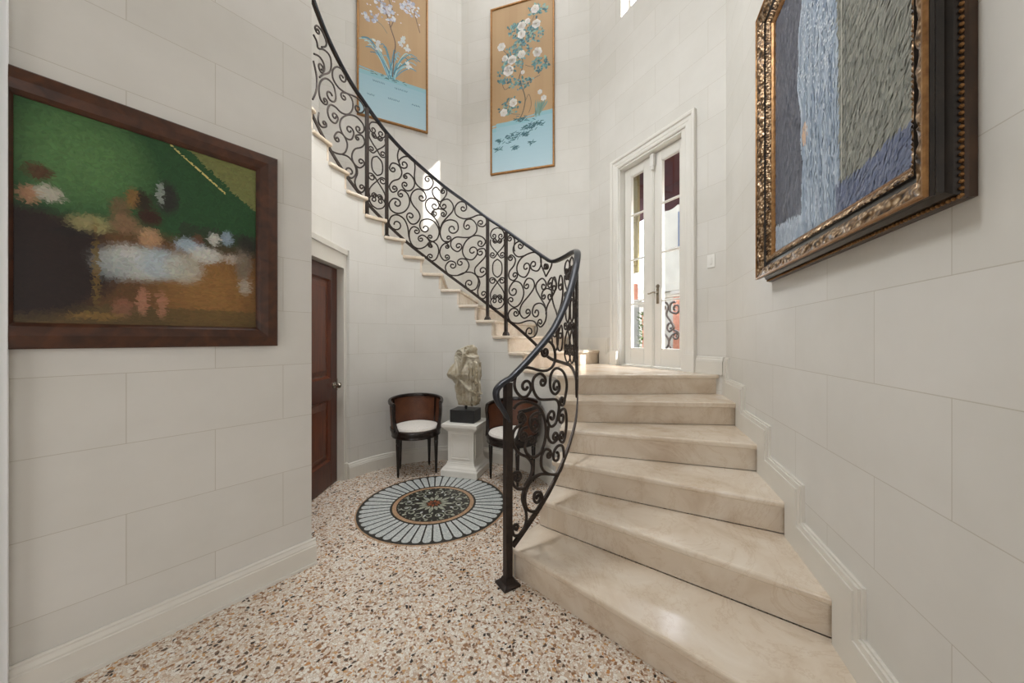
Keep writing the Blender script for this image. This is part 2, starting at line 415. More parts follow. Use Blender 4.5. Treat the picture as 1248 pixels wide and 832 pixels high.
def flat_wall(name, P, d, n, pieces, thick=.15, u0=0.0):
    """pieces: (t0,t1,z0,z1) rectangles of one wall; thickness goes away from the room"""
    bm = bmesh.new()
    Mx = wmat(P, d, n)
    for t0, t1, z0, z1 in pieces:
        box(bm, t0, t1, -thick, 0, z0, z1, Mx)
    wall_uv(bm, P, d, u0)
    return struct(obj(name, bm, M['wall']))
SCROLLS=[
[[[155.38,3.7226],[156.74,3.8049],[160.55,3.8151],[163.81,3.7416],[164.83,3.6419],[163.81,3.573],[161.94,3.559]],[158.41,3.6833],[161.32,3.5955]],
[[[149.99,3.9692],[151.85,4.0197],[154.85,4.0089],[157.11,3.9391],[156.89,3.8626],[154.1,3.8199],[149.99,3.8149],[145.55,3.836],[141.87,3.8204],[140.03,3.7678],[140.98,3.7192]],[152.0,3.9399],[143.48,3.7316]],
[[[151.63,3.7994],[148.5,3.82],[146.29,3.7735],[146.43,3.6877],[148.88,3.6118],[152.6,3.59],[155.6,3.6081],[158.64,3.5903],[159.94,3.5151],[158.64,3.4521],[155.6,3.4475],[153.95,3.5134]],[151.03,3.7589],[155.98,3.51]],
[[[145.55,3.458],[147.02,3.3776],[150.36,3.3682],[152.97,3.4296],[152.6,3.522],[148.88,3.6076],[144.44,3.6387],[140.76,3.5971],[140.25,3.5372],[141.87,3.4905]],[147.99,3.4643],[143.19,3.5235]],
[[[144.44,3.4476],[141.5,3.4753],[139.81,3.4184],[141.5,3.3505],[145.18,3.2994],[146.8,3.2146],[145.55,3.1482],[142.6,3.1267],[140.03,3.1784]],[143.71,3.4234],[141.87,3.1955]],
[[[156.36,3.3123],[154.32,3.3811],[151.11,3.3811],[149.1,3.3117],[150.14,3.2258],[152.22,3.1829],[155.22,3.1635],[157.87,3.1611]],[154.62,3.3079],None],
[[[152.22,3.1829],[148.5,3.1897],[145.18,3.1372],[144.44,3.0583],[146.65,2.9904],[148.88,2.9923]],None,[147.76,3.0458]],
[[[144.44,3.1362],[143.71,3.064],[145.18,2.9749],[144.07,2.9052],[141.5,2.88],[139.81,2.9272]],None,[141.5,2.9345]],
[[[164.83,3.4409],[165.22,3.36],[163.26,3.3262],[160.55,3.3578]],None,[161.71,3.3766]],
[[[168.0,4.1015],[166.01,4.0727],[165.22,4.0226],[162.09,4.0627],[158.64,4.0554],[157.87,3.9678],[159.02,3.892],[162.48,3.8223],[164.43,3.7682]],None,None],
[[[167.6,3.9337],[164.43,3.959],[162.09,3.9311],[161.71,3.8723],[163.26,3.8237]],None,[163.26,3.8724]],
[[[167.2,4.1778],[165.85,4.2204],[162.87,4.2146],[160.7,4.1602],[160.93,4.111],[163.26,4.0671]],[165.53,4.1792],None],
[[[168.0,3.865],[166.01,3.7451],[166.41,3.6136],[168.41,3.5112]],None,None],
[[[121.34,3.4918],[122.45,3.4086],[121.94,3.3347],[120.97,3.2967]],None,None],
[[[121.2,3.2847],[121.57,3.3521],[118.23,3.4127],[114.51,3.402],[113.02,3.3298],[113.39,3.2028],[112.27,3.1204],[108.14,3.0698],[104.35,3.0997],[102.98,3.1774],[105.11,3.2332]],[118.98,3.3191],[106.1,3.1942]],
[[[126.87,3.2379],[125.25,3.3006],[121.71,3.2928],[120.09,3.2209],[121.57,3.1443],[124.89,3.1046],[126.87,3.0334],[125.25,2.9779],[122.67,3.0085]],[124.89,3.2342],[124.15,3.0275]],
[[[119.35,3.1935],[116.75,3.2299],[113.99,3.1849],[113.24,3.117],[114.89,3.0485],[117.86,3.0293],[119.94,3.0671]],[118.09,3.1837],[118.38,3.0924]],
[[[122.3,2.9872],[120.23,3.0287],[116.97,2.9939],[115.93,2.8964],[118.23,2.7982],[122.3,2.7553],[125.99,2.7798],[126.87,2.8516],[124.67,2.9151]],[120.68,2.9712],[122.82,2.8668]],
[[[106.85,2.9859],[108.14,3.0493],[111.15,3.0721],[114.14,3.0308],[115.48,2.9526],[114.14,2.8789],[111.3,2.8165],[110.24,2.7483],[112.27,2.6771],[115.26,2.6643],[117.49,2.7199]],[109.42,2.9762],[115.41,2.7498]],
[[[127.09,2.6311],[125.99,2.7038],[122.67,2.7401],[118.98,2.7072],[116.97,2.6204],[116.38,2.5208],[115.26,2.4455]],[123.04,2.6314],None],
[[[111.15,2.62],[113.77,2.6371],[115.93,2.5844],[116.0,2.4906],[114.14,2.4168],[110.77,2.3906],[107.38,2.4218],[105.49,2.4724]],[112.27,2.5859],None],
[[[111.15,2.5254],[108.89,2.5506],[106.25,2.5188],[104.73,2.4655],[103.44,2.4274]],[109.79,2.5014],[104.58,2.4339]],
[[[110.48,2.6447],[109.79,2.7094],[106.17,2.7406],[102.26,2.7108],[99.81,2.6171],[100.77,2.521],[103.74,2.4846],[105.99,2.5176]],[107.46,2.6329],[104.61,2.5343]],
[[[105.99,2.445],[103.56,2.4848],[100.77,2.4425],[100.07,2.3609],[101.82,2.2771],[104.87,2.2612],[106.34,2.2993]],[104.61,2.4379],[104.61,2.3106]],
[[[99.46,3.0783],[101.38,3.1173],[103.56,3.0767],[102.69,3.0055],[99.19,2.947]],None,None],
[[[99.19,3.0659],[97.25,3.114],[95.49,3.0754],[96.37,3.0141],[99.19,2.947]],[97.7,3.0732],None],
[[[99.37,2.9065],[98.31,2.9627],[94.78,2.9842],[92.1,2.925],[92.1,2.8515],[95.22,2.7767],[97.87,2.7105],[99.19,2.636],[99.19,2.5628],[97.43,2.4966],[94.33,2.4929]],[97.17,2.9035],None],
[[[99.63,2.9098],[101.38,2.9713],[104.87,2.9831],[107.29,2.9232],[106.6,2.8432],[103.13,2.7769],[100.51,2.7077],[99.46,2.6357]],[102.26,2.8969],None],
[[[99.63,2.8678],[102.26,2.8549],[104.0,2.8119],[102.69,2.7776]],None,[102.43,2.8109]],
[[[99.63,2.8678],[97.43,2.8611],[95.66,2.8259],[96.72,2.7811]],None,[97.52,2.8097]],
[[[88.96,2.6315],[89.59,2.7141],[93.44,2.7465],[97.43,2.7109],[99.19,2.6086],[98.31,2.5179],[95.22,2.4778],[93.18,2.5154]],[92.37,2.6404],[94.6,2.5331]],
[[[84.15,2.8954],[85.34,2.9476],[88.51,2.9526],[90.94,2.8885],[90.31,2.8059],[86.25,2.7592],[81.67,2.765],[77.5,2.7925],[73.73,2.7713],[72.31,2.7049],[74.21,2.6542],[77.5,2.6685]],[86.25,2.8784],[75.9,2.6989]],
[[[85.97,2.6765],[84.7,2.74],[81.21,2.7462],[78.43,2.6789],[78.61,2.597],[81.67,2.5453],[85.79,2.5388],[90.31,2.5452],[93.18,2.4933],[92.82,2.42],[89.41,2.3745],[86.88,2.4199]],[83.78,2.666],[88.96,2.4387]],
[[[74.68,2.4278],[72.97,2.4797],[75.15,2.5376],[79.82,2.5582],[84.42,2.5015],[86.7,2.3924],[84.88,2.3],[80.75,2.2793],[77.96,2.3408]],[76.09,2.4662],[80.75,2.3799]],
[[[77.5,2.395],[73.73,2.3992],[72.97,2.3165],[76.09,2.2477],[79.36,2.1777],[78.89,2.1043],[75.62,2.0743],[72.59,2.1167]],[76.09,2.3569],[74.87,2.1463]],
[[[94.07,2.438],[96.11,2.4737],[98.75,2.426],[99.37,2.3432],[96.99,2.2716],[94.07,2.2912]],[95.4,2.4337],[95.49,2.3127]],
[[[90.76,2.2515],[93.89,2.2656],[96.37,2.1986],[94.78,2.1167],[90.31,2.0973],[85.34,2.1296],[82.78,2.2074],[84.42,2.2815],[87.61,2.2953]],[92.28,2.2146],[87.79,2.2458]],
[[[89.41,2.0991],[84.88,2.135],[80.29,2.1235],[77.31,2.0484],[78.43,1.9488],[82.13,1.9232],[84.88,1.9791]],None,[82.59,2.0058]],
[[[77.78,2.0816],[76.37,2.0076],[77.78,1.9174],[76.84,1.844],[74.02,1.8241],[72.4,1.8683]],None,[74.3,1.8787]],
[[[59.28,2.4978],[57.34,2.5129],[54.77,2.4573],[55.29,2.3718],[54.77,2.3268]],[57.85,2.4759],None],
[[[48.96,2.3768],[51.1,2.4273],[54.77,2.4051],[55.8,2.3297],[52.68,2.26],[47.33,2.2606]],[51.1,2.3757],None],
[[[44.91,2.0843],[47.87,2.0243],[52.47,2.0693],[53.21,2.1662],[49.49,2.2505],[41.75,2.2746],[37.07,2.2157],[36.11,2.1309],[38.85,2.0666],[43.45,2.0969]],[47.11,2.1327],[41.75,2.1417]],
[[[59.07,2.2682],[56.83,2.2941],[54.25,2.2384],[55.29,2.1714],[58.36,2.1082],[58.36,2.0379],[55.29,2.0059],[52.89,2.0444]],[57.34,2.2587],[54.77,2.0623]],
[[[58.67,1.9153],[55.29,1.9971],[50.56,1.9619],[48.63,1.8556],[51.1,1.748],[55.29,1.7096],[59.07,1.7662]],[55.49,1.8894],[57.14,1.7903]],
[[[48.63,1.9494],[46.23,2.0085],[42.32,1.9853],[41.18,1.9078],[45.13,1.824],[50.03,1.738],[51.41,1.6451],[48.42,1.5825],[44.24,1.621]],[46.56,1.9314],[46.01,1.6482]],
[[[51.84,1.6421],[53.52,1.6904],[56.83,1.6937],[59.07,1.6341],[57.34,1.5539],[52.15,1.5302],[46.23,1.5554],[41.18,1.5433],[38.85,1.4676],[41.18,1.3859],[46.23,1.3779]],[54.04,1.644],[44.57,1.4366]],
[[[42.89,1.6397],[41.18,1.7173],[35.87,1.7253],[32.15,1.6473],[32.78,1.5445],[36.47,1.4827],[38.85,1.5169]],[39.79,1.6361],[36.83,1.5317]],
[[[32.15,1.9258],[35.26,1.9826],[39.44,1.945],[40.02,1.8805],[37.07,1.7924],[33.41,1.7051],[32.4,1.6397]],[34.4,1.8997],None],
[[[30.87,1.9222],[27.57,1.9673],[23.81,1.9019],[24.81,1.8282],[28.24,1.7588],[31.51,1.6861],[32.4,1.6079]],[28.91,1.9011],None],
[[[35.87,1.8063],[34.65,1.852],[31.51,1.8685],[27.57,1.8351],[26.89,1.7792]],[34.03,1.7944],[29.31,1.7845]],
[[[32.4,1.9902],[35.87,2.1139],[36.47,2.1809],[35.63,2.2182]],None,None],
[[[32.4,1.9902],[28.24,2.0708],[27.57,2.1072]],None,None],
[[[33.41,2.1213],[30.87,2.1041],[30.87,2.0645],[34.03,2.0722]],[32.78,2.0951],[32.15,2.0849]],
[[[-49.84,1.064],[-51.61,1.0298],[-53.96,1.0399],[-55.74,1.0955],[-54.92,1.1677],[-51.61,1.1992],[-45.15,1.1687],[-40.57,1.1833],[-38.48,1.2392],[-39.55,1.3157],[-42.96,1.3508],[-45.57,1.312],[-44.98,1.2614]],[-51.82,1.0891],[-43.68,1.2831]],
[[[-43.59,1.1248],[-45.98,1.1564],[-48.73,1.1328],[-49.1,1.0735],[-46.79,1.0083],[-42.5,0.992],[-37.93,0.9798],[-36.19,0.9273],[-37.93,0.8386],[-41.06,0.8215],[-42.68,0.8674]],[-44.98,1.1047],[-40.37,0.8824]],
[[[-35.82,1.0396],[-38.48,1.0142],[-41.06,1.0516],[-41.06,1.1379],[-37.93,1.1775],[-32.92,1.1426],[-30.32,1.0574],[-31.9,0.9748],[-32.92,0.935]],[-38.15,1.0627],[-34.29,0.9635]],
[[[-35.57,0.9014],[-32.19,0.902],[-30.65,0.8346],[-31.44,0.7389],[-33.62,0.6882],[-36.19,0.7247]],[-34.29,0.8547],[-34.29,0.7338]],
[[[-42.03,0.8308],[-42.5,0.7642],[-40.06,0.7168],[-37.02,0.7285]],None,[-38.7,0.7479]],
[[[-55.96,0.9687],[-54.8,0.9932],[-51.89,1.0023],[-48.15,0.9775],[-44.89,0.9195],[-43.47,0.8276],[-43.93,0.7462],[-45.81,0.6885],[-48.43,0.6704],[-50.96,0.695],[-52.14,0.7393],[-51.38,0.7837],[-50.34,0.7919]],None,[-49.53,0.7753]],
[[[-54.33,0.93],[-53.13,0.9402],[-51.89,0.9077],[-52.88,0.8792],[-55.04,0.8661],[-56.28,0.8313],[-55.96,0.7688],[-54.1,0.7156],[-51.38,0.6849],[-49.53,0.6409],[-49.15,0.591]],[-53.28,0.9155],None],
[[[-49.69,0.6645],[-49.32,0.6139],[-49.98,0.5683],[-51.61,0.5336],[-52.84,0.4867],[-52.97,0.4396],[-51.61,0.3675],[-51.82,0.3046],[-53.63,0.2581],[-55.86,0.2653],[-56.48,0.3025]],None,[-55.24,0.3053]],
[[[-45.81,0.9181],[-48.15,0.925],[-50.07,0.9025],[-50.07,0.8587],[-48.43,0.817],[-46.71,0.8312]],None,[-48.71,0.8607]],
[[[-51.27,0.8546],[-52.98,0.8505],[-53.95,0.824],[-53.28,0.7905],[-51.73,0.7866]],None,[-52.64,0.8079]],
[[[-56.28,0.6087],[-56.41,0.5633],[-54.8,0.5209],[-52.39,0.5124],[-50.86,0.5359],[-48.15,0.5577],[-45.2,0.5556],[-41.63,0.5328]],[-54.8,0.5828],None],
[[[-41.36,0.6791],[-43.85,0.6965],[-45.57,0.6541],[-45.15,0.585],[-41.55,0.5332],[-36.19,0.5101],[-32.92,0.5748],[-33.62,0.6639],[-36.78,0.6859]],[-42.03,0.6537],[-37.59,0.6273]],
[[[-48.73,0.4363],[-47.97,0.4624],[-45.32,0.4373],[-45.57,0.3608],[-48.95,0.3559],[-51.61,0.3943],[-51.96,0.4766],[-49.84,0.5405],[-45.98,0.5582]],[-47.03,0.4236],None]]
PANEL=[
[[[0.0,0.46],[2.92,0.4439],[4.27,0.3891],[3.4,0.3423]],None,[2.14,0.3702]],
[[[0.0,0.46],[-2.96,0.4287],[-4.35,0.3678],[-3.46,0.326]],None,[-2.17,0.3597]],
[[[4.07,0.3346],[4.27,0.2809],[2.43,0.2233],[0.19,0.174],[-2.17,0.112],[-4.55,0.1246]],None,[-2.96,0.1459]],
[[[-4.15,0.3152],[-4.35,0.2615],[-2.46,0.2129],[-0.2,0.1732],[2.14,0.1203],[4.46,0.1422]],None,[2.92,0.1576]],
[[[-1.28,0.3316],[0.0,0.2989],[1.75,0.2885],[2.92,0.3197]],None,[1.56,0.3168]],
[[[1.27,0.3377],[0.0,0.2989],[-1.77,0.2805],[-2.96,0.306]],None,[-1.57,0.3095]],
[[[-4.55,-0.1199],[-2.17,-0.1125],[0.19,-0.1662],[2.72,-0.226],[4.27,-0.2876],[3.88,-0.3511]],[-2.76,-0.1454],None],
[[[4.46,-0.1069],[2.14,-0.1062],[-0.2,-0.1667],[-2.76,-0.2326],[-4.35,-0.2968],[-3.95,-0.3584]],[2.72,-0.1378],None],
[[[0.0,-0.4618],[2.72,-0.4366],[4.27,-0.3814],[3.3,-0.3425]],None,[1.95,-0.3706]],
[[[0.0,-0.4618],[-2.76,-0.4408],[-4.35,-0.389],[-3.36,-0.3489]],None,[-1.97,-0.3742]],
[[[-1.28,-0.3556],[0.0,-0.3186],[1.75,-0.2989],[2.92,-0.3248]],None,[1.56,-0.3297]],
[[[1.27,-0.3533],[0.0,-0.3186],[-1.77,-0.3026],[-2.96,-0.3307]],None,[-1.57,-0.3327]],
[[[0.0,0.102],[2.34,0.0703],[2.92,0.0046],[2.34,-0.0646],[0.0,-0.1038]],None,None],
[[[0.0,0.102],[-2.36,0.0618],[-2.96,-0.0052],[-2.36,-0.0718],[0.0,-0.1038]],None,None]]
# ================================================================== THE SETTING
dend = wp(D0, DD, DN, 3.72, 0, 0)
PLAN = [(dend.x, dend.y), D0, C0, B0, A0, E0, F0, (-4.1, 1.3), (-4.1, -4.1), (4.5, -4.1), (4.5, dend.y)]
PLAN = [(O[0] + (x - O[0]) * 1.02, O[1] + (y - O[1]) * 1.02) for x, y in PLAN]
bm = bmesh.new(); prism(bm, PLAN, -.1, 0)
fl = struct(obj('floor', bm, M['floor']))
bm = bmesh.new(); prism(bm, PLAN, CEIL - .005, CEIL + .1)
struct(obj('ceiling', bm, M['ceiling']))

LEN_L, LEN_D = 3.4, 3.72
# left wall of the entry with its end return
flat_wall('wall_left', L0, LD, LN, [(0, LEN_L, 0, CEIL)], .14, u0=-.154)
# right wall
flat_wall('wall_right', D0, DD, DN, [(-.12, LEN_D, 0, CEIL)], .15, u0=-1.714)
# octagon walls of the stair tower
DOOR_T0, DOOR_T1, DOOR_Z0, DOOR_Z1 = .54, 1.50, LAND, 3.43
WIN_T0, WIN_T1, WIN_Z0, WIN_Z1 = .604, 1.09, 5.22, 6.28
LC = 1.893
flat_wall('wall_back_right', C0, CD, CN, [(-.08, DOOR_T0, 0, CEIL), (DOOR_T1, LC + .06, 0, CEIL), (DOOR_T0, DOOR_T1, 0, DOOR_Z0 - .02),
          (DOOR_T0, DOOR_T1, DOOR_Z1, WIN_Z0), (DOOR_T0, WIN_T0, WIN_Z0, WIN_Z1), (WIN_T1, DOOR_T1, WIN_Z0, WIN_Z1), (DOOR_T0, DOOR_T1, WIN_Z1, CEIL)], .2, u0=.1)
flat_wall('wall_back', B0, BD, BN, [(-.08, 1.99, 0, CEIL)], .2, u0=.2)
flat_wall('wall_back_left', A0, AD, AN, [(-.1, 1.98, 0, CEIL)], .2, u0=.3)
def wall_between(name, p, q, thick=.15):
    d = Vector((q[0] - p[0], q[1] - p[1])); l = d.length; d.normalize()
    n = (d.y, -d.x)                       # to the right of the direction of travel
    return flat_wall(name, p, (d.x, d.y), n, [(-.07, l + .07, 0, CEIL)], thick)
wall_between('wall_side_left', E0, A0)
wall_between('wall_side_front', F0, E0)
dend = wp(D0, DD, DN, LEN_D, 0, 0); lend = wp(L0, LD, LN, LEN_L, 0, 0)
wall_between('wall_hall_left', (-4.1, -4.1), (-4.1, 1.4))
# front end of the hall behind the camera
flat_wall('wall_front', (4.5, -4.1), (-1, 0), (0, 1), [(0, 8.6, 0, CEIL)], .2)
flat_wall('wall_hall_right', (4.5, dend.y), (0, -1), (-1, 0), [(0, dend.y + 4.1, 0, CEIL)], .15)
flat_wall('wall_hall_back', (dend.x + .15, dend.y), (1, 0), (0, -1), [(0, 4.5 - dend.x, 0, CEIL)], .15)

# casing of the doorway the entry opens from, seen at the very edge of the frame
bm = bmesh.new()
box(bm, 1.056, 1.20, 0, .05, 0, CEIL - .02, ML); box(bm, 1.075, 1.18, .05, .062, 0, CEIL - .02, ML)
struct(obj('trim_1', bm, M['bright_trim'], bevel=.003))

# ---------------------------------------------------------- angles of the steps
NOSE_IN = {1: -56.0, 2: -41.0, 3: -28.8, 4: -18.2, 5: -6.8, 6: 8.5}
NOSE_OUT = {1: -49.3, 2: -39.4, 3: -28.8, 4: -18.2, 5: -6.0, 6: 4.4}
for k in range(7, 23):
    NOSE_IN[k] = NOSE_OUT[k] = 42.5 + 10.95 * (k - 7)
Dfar = wp(D0, DD, DN, 3.4, 0, 0)
OCT = [(Dfar.x, Dfar.y), D0, (C0[0], C0[1]), (B0[0], B0[1]), (A0[0], A0[1]), E0, F0, (-2.2, .2)]
def outer_pt(th, inset=0.0):
    d = Vector((math.cos(rad(th)), math.sin(rad(th)))); o = Vector(O)
    best = None
    for a, b in zip(OCT[:-1], OCT[1:]):
        a = Vector(a); e = Vector(b) - a
        den = d.x * e.y - d.y * e.x
        if abs(den) < 1e-9: continue
        w = a - o
        t = (w.x * e.y - w.y * e.x) / den; s = (w.x * d.y - w.y * d.x) / den
        if t > 0 and -1e-6 <= s <= 1 + 1e-6 and (best is None or t < best): best = t
    return (o.x + d.x * (best - inset), o.y + d.y * (best - inset))
CORN = [math.degrees(math.atan2(p[1] - O[1], p[0] - O[0])) % 360 for p in OCT[1:-1]]
CORN = [c - 360 if c > 300 else c for c in CORN]

def sector(k, lap=True):
    """outline of tread k seen from above: nosing line of k to riser line of k+1"""
    i0, o0, i1, o1 = NOSE_IN[k], NOSE_OUT[k], NOSE_IN[k + 1], NOSE_OUT[k + 1]
    ext_i, ext_o = math.degrees(.03 / RTREAD), math.degrees(.03 / 2.3)
    nn = 6
    inner = [pol(i0 + (i1 + ext_i - i0) * j / nn, RTREAD) for j in range(nn + 1)]
    angs = sorted([o0 + (o1 + ext_o - o0) * j / nn for j in range(nn + 1)] + [c for c in CORN if o0 + .5 < c < o1 + ext_o - .5])
    outer = [outer_pt(a) for a in angs]
    return [(p.x, p.y) for p in inner] + outer[::-1]

stair = thing('staircase', 'winding cream marble staircase curving up around the round well', 'staircase', (O[0], O[1], 0))
MI = Matrix.Translation((-O[0], -O[1], 0))
def stair_part(name, bm, m, **k):
    bmesh.ops.transform(bm, matrix=MI, verts=bm.verts)
    return obj(name, bm, m, stair, **k)
KMAX = 20
for k in range(1, KMAX + 1):
    bm = bmesh.new()
    prism(bm, sector(k), zlev(k) - .036, zlev(k))
    stair_part('landing' if k == 6 else 'tread', bm, M['marble'], bevel=.012, seg=3)
    # riser: a thin slab set back under the nosing
    i0, o0 = NOSE_IN[k], NOSE_OUT[k]
    a = pol(i0 + math.degrees(.028 / RIN), RIN - .003); q = outer_pt(o0 + math.degrees(.028 / 2.2))
    b = Vector((q[0], q[1], 0)); dv = (b - a).normalized(); nv = Vector((-dv.y, dv.x, 0)) * .02
    bm = bmesh.new(); zb = zlev(k - 1) if k > 1 else 0
    prism(bm, [(a.x, a.y), (b.x, b.y), (b.x + nv.x, b.y + nv.y), (a.x + nv.x, a.y + nv.y)], zb, zlev(k) - .034)
    stair_part('riser', bm, M['marble'])

# ---------------------------------------------------------- wall of the round well, stepped along the treads
DOOR_A0, DOOR_A1, DOOR_H = 151.8, 208.2, 2.22
def well_top(th):
    for k in range(1, KMAX + 1):
        if NOSE_IN[k] + 1.5 <= th < NOSE_IN[k + 1] + 1.5: return zlev(k) - .034
    return 0 if th < 0 else zlev(KMAX) - .034
cuts = {DOOR_A0, DOOR_A1, 216.0}
for k in range(1, KMAX + 1):
    a, b = NOSE_IN[k] + 1.5, NOSE_IN[k + 1] + 1.5
    for j in range(7): cuts.add(min(a + (b - a) * j / 7, 216.0))
cuts = sorted(cuts)
bm = bmesh.new(); uvl = bm.loops.layers.uv.verify()
def wq(pts, us):
    vs = [bm.verts.new(p) for p in pts]; f = bm.faces.new(vs)
    for l, u in zip(f.loops, us): l[uvl].uv = (u[0] + 6.08, u[1] + .018)
for a, b in zip(cuts[:-1], cuts[1:]):
    if b - a < .01: continue
    m_ = (a + b) / 2; zt = well_top(m_); zb = DOOR_H if DOOR_A0 < m_ < DOOR_A1 else 0
    ua, ub = rad(a) * RIN, rad(b) * RIN
    wq([pol(a, RIN, zb), pol(b, RIN, zb), pol(b, RIN, zt), pol(a, RIN, zt)], [(ua, zb), (ub, zb), (ub, zt), (ua, zt)])
    wq([pol(a, RIN, zt), pol(b, RIN, zt), pol(b, RIN + .06, zt), pol(a, RIN + .06, zt)], [(ua, zt), (ub, zt), (ub, zt + .06), (ua, zt + .06)])
    wq([pol(b, RIN + .06, zb), pol(a, RIN + .06, zb), pol(a, RIN + .06, zt), pol(b, RIN + .06, zt)], [(ub, zb), (ua, zb), (ua, zt), (ub, zt)])
    if zb > 0:
        wq([pol(b, RIN, zb), pol(a, RIN, zb), pol(a, RIN + .16, zb), pol(b, RIN + .16, zb)], [(ub, zb), (ua, zb), (ua, zb + .1), (ub, zb + .1)])
# side of each step-up of the top edge is closed by the riser slabs; deep reveals of the door niche
XD = -1.69
for ya, th in ((O[1] + RIN * math.sin(rad(DOOR_A0)), DOOR_A0), (O[1] + RIN * math.sin(rad(DOOR_A1)), DOOR_A1)):
    xe = O[0] + RIN * math.cos(rad(th))
    wq([(xe, ya, 0), (XD, ya, 0), (XD, ya, DOOR_H), (xe, ya, DOOR_H)], [(0, 0), (.15, 0), (.15, DOOR_H), (0, DOOR_H)])
me = bpy.data.meshes.new('wall_stairwell'); bmesh.ops.recalc_face_normals(bm, faces=bm.faces); bm.to_mesh(me); bm.free()
struct(link('wall_stairwell', me, M['wall']))

# ---------------------------------------------------------- baseboards
def base_prof(h=.15):
    return [(0, 0), (.024, 0), (.024, h - .042), (.020, h - .038), (.020, h - .030), (.012, h - .014), (.012, h - .006), (.006, h), (0, h)]
def straight_base(name, P, d, n, t0, t1, z=0, h=.15, shoe=True):
    bm = bmesh.new(); Mx = wmat(P, d, n)
    pr = base_prof(h)
    extrude_poly(bm, [Mx @ Vector((t0, p[0], z + p[1])) for p in pr], Vector((d[0], d[1], 0)) * (t1 - t0))
    if shoe: box(bm, t0, t1, .0, .036, z, z + .014, Mx)
    return struct(obj(name, bm, M['trim']))
straight_base('baseboard_left', L0, LD, LN, -.02, 1.056)
straight_base('baseboard_landing', C0, CD, CN, 1.60, LC - .02, LAND, .155, False)
# round well: sweep of the profile along the wall foot
bm = bmesh.new()
pr = base_prof()
def arc_base(bm, a0, a1):
    n = max(2, int((a1 - a0) / 2)); rings = []
    for i in range(n + 1):
        a = a0 + (a1 - a0) * i / n
        rings.append([bm.verts.new(pol(a, RIN - p[0], p[1])) for p in pr])
    for A, B in zip(rings[:-1], rings[1:]):
        for j in range(len(pr)):
            bm.faces.new((A[j], A[(j + 1) % len(pr)], B[(j + 1) % len(pr)], B[j]))
    bm.faces.new(rings[0]); bm.faces.new(rings[-1][::-1])
arc_base(bm, -38, DOOR_A0 + .9)
ye = O[1] + RIN * math.sin(rad(DOOR_A0)); xe = O[0] + RIN * math.cos(rad(DOOR_A0))
box(bm, xe - .055, xe - .004, ye - .024, ye, 0, .15)
struct(obj('baseboard_stairwell', bm, M['trim']))

def stepped_base(name, P, d, n, pts_nose, zs, tend0, tend1, w=.155, wv=.165):
    """stepped skirting: pts_nose = distance along the wall of each nosing (rising), zs = tread levels"""
    # lower outline (the stairs) and the raised outline (shifted down-flight and up)
    top, low = [], []
    t_prev = tend0
    sgn = 1 if tend1 > tend0 else -1
    top.append((tend0, zs[0] + w)); low.append((tend0, zs[0]))
    for i, tn in enumerate(pts_nose):
        top += [(tn - sgn * wv, zs[i] + w), (tn - sgn * wv, zs[i + 1] + w)]
        low += [(tn, zs[i]), (tn, zs[i + 1])]
    top.append((tend1, zs[-1] + w)); low.append((tend1, zs[-1]))
    Mx = wmat(P, d, n)
    def ins(pl, e):
        # move an outline inwards by e (towards the treads): down on runs, up-flight on rises
        return [(t + sgn * e, z - e) for t, z in pl]
    bm = bmesh.new()
    for e, y1 in ((0.0, .012), (.010, .020), (.034, .026)):
        T = ins(top, e); T[0] = (top[0][0], T[0][1]); T[-1] = (top[-1][0], T[-1][1])
        extrude_poly(bm, [Mx @ Vector((t, 0, z)) for t, z in T + low[::-1]], Vector((n[0], n[1], 0)) * y1)
    return struct(obj(name, bm, M['trim']))
def t_on(P, d, q): return (q[0] - P[0]) * d[0] + (q[1] - P[1]) * d[1]
noses = [t_on(D0, DD, outer_pt(NOSE_OUT[k])) for k in range(1, 7)]
stepped_base('baseboard_right', D0, DD, DN, noses[1:6], [zlev(k) for k in range(1, 7)], noses[0], 0.0)
# floor piece in front of the first step
straight_base('baseboard_entry', D0, DD, DN, noses[0] + .0, LEN_D - .02)
nB = [t_on(C0, CD, outer_pt(NOSE_OUT[7]))]
stepped_base('baseboard_back_right', C0, CD, CN, nB, [LAND, zlev(7)], .42, 0.0)
nn_ = [t_on(B0, BD, outer_pt(NOSE_OUT[k])) for k in range(8, 12)]
stepped_base('baseboard_back', B0, BD, BN, nn_, [zlev(k) for k in range(7, 12)], 1.89, 0.0)
nA = [t_on(A0, AD, outer_pt(NOSE_OUT[k])) for k in range(12, 16)]
stepped_base('baseboard_back_left', A0, AD, AN, nA, [zlev(k) for k in range(11, 16)], 1.89, 0.0)

# ---------------------------------------------------------- window high in the tower
bm = bmesh.new()
w0, w1, h0, h1 = WIN_T0, WIN_T1, WIN_Z0, WIN_Z1
for t0, t1, z0, z1 in ((w0, w0 + .03, h0, h1), (w1 - .03, w1, h0, h1), (w0, w1, h0, h0 + .03), (w0, w1, h1 - .03, h1)):
    box(bm, t0, t1, -.17, -.13, z0, z1, MC)
win = struct(obj('window_1', bm, M['white_trim']))
bm = bmesh.new(); box(bm, w0 + .03, w1 - .03, -.152, -.148, h0 + .03, h1 - .03, MC)
obj('pane', bm, M['glass'], win)

# ---------------------------------------------------------- brown door in the round wall
d1 = struct(bpy.data.objects.new('door_1', None)); COL.objects.link(d1)
tag(d1, 'dark mahogany two-panel door set into the round plaster wall', 'door')
YA, YB = 2.50, 3.385
d1.location = (XD, (YA + YB) / 2, 0)
MD1 = Matrix.Translation(-Vector(d1.location))
def dpart(name, bm, m, par=None, **k):
    bmesh.ops.transform(bm, matrix=MD1, verts=bm.verts); return obj(name, bm, m, par or d1, **k)
bm = bmesh.new()
XF = XD + .012
DH = 2.03
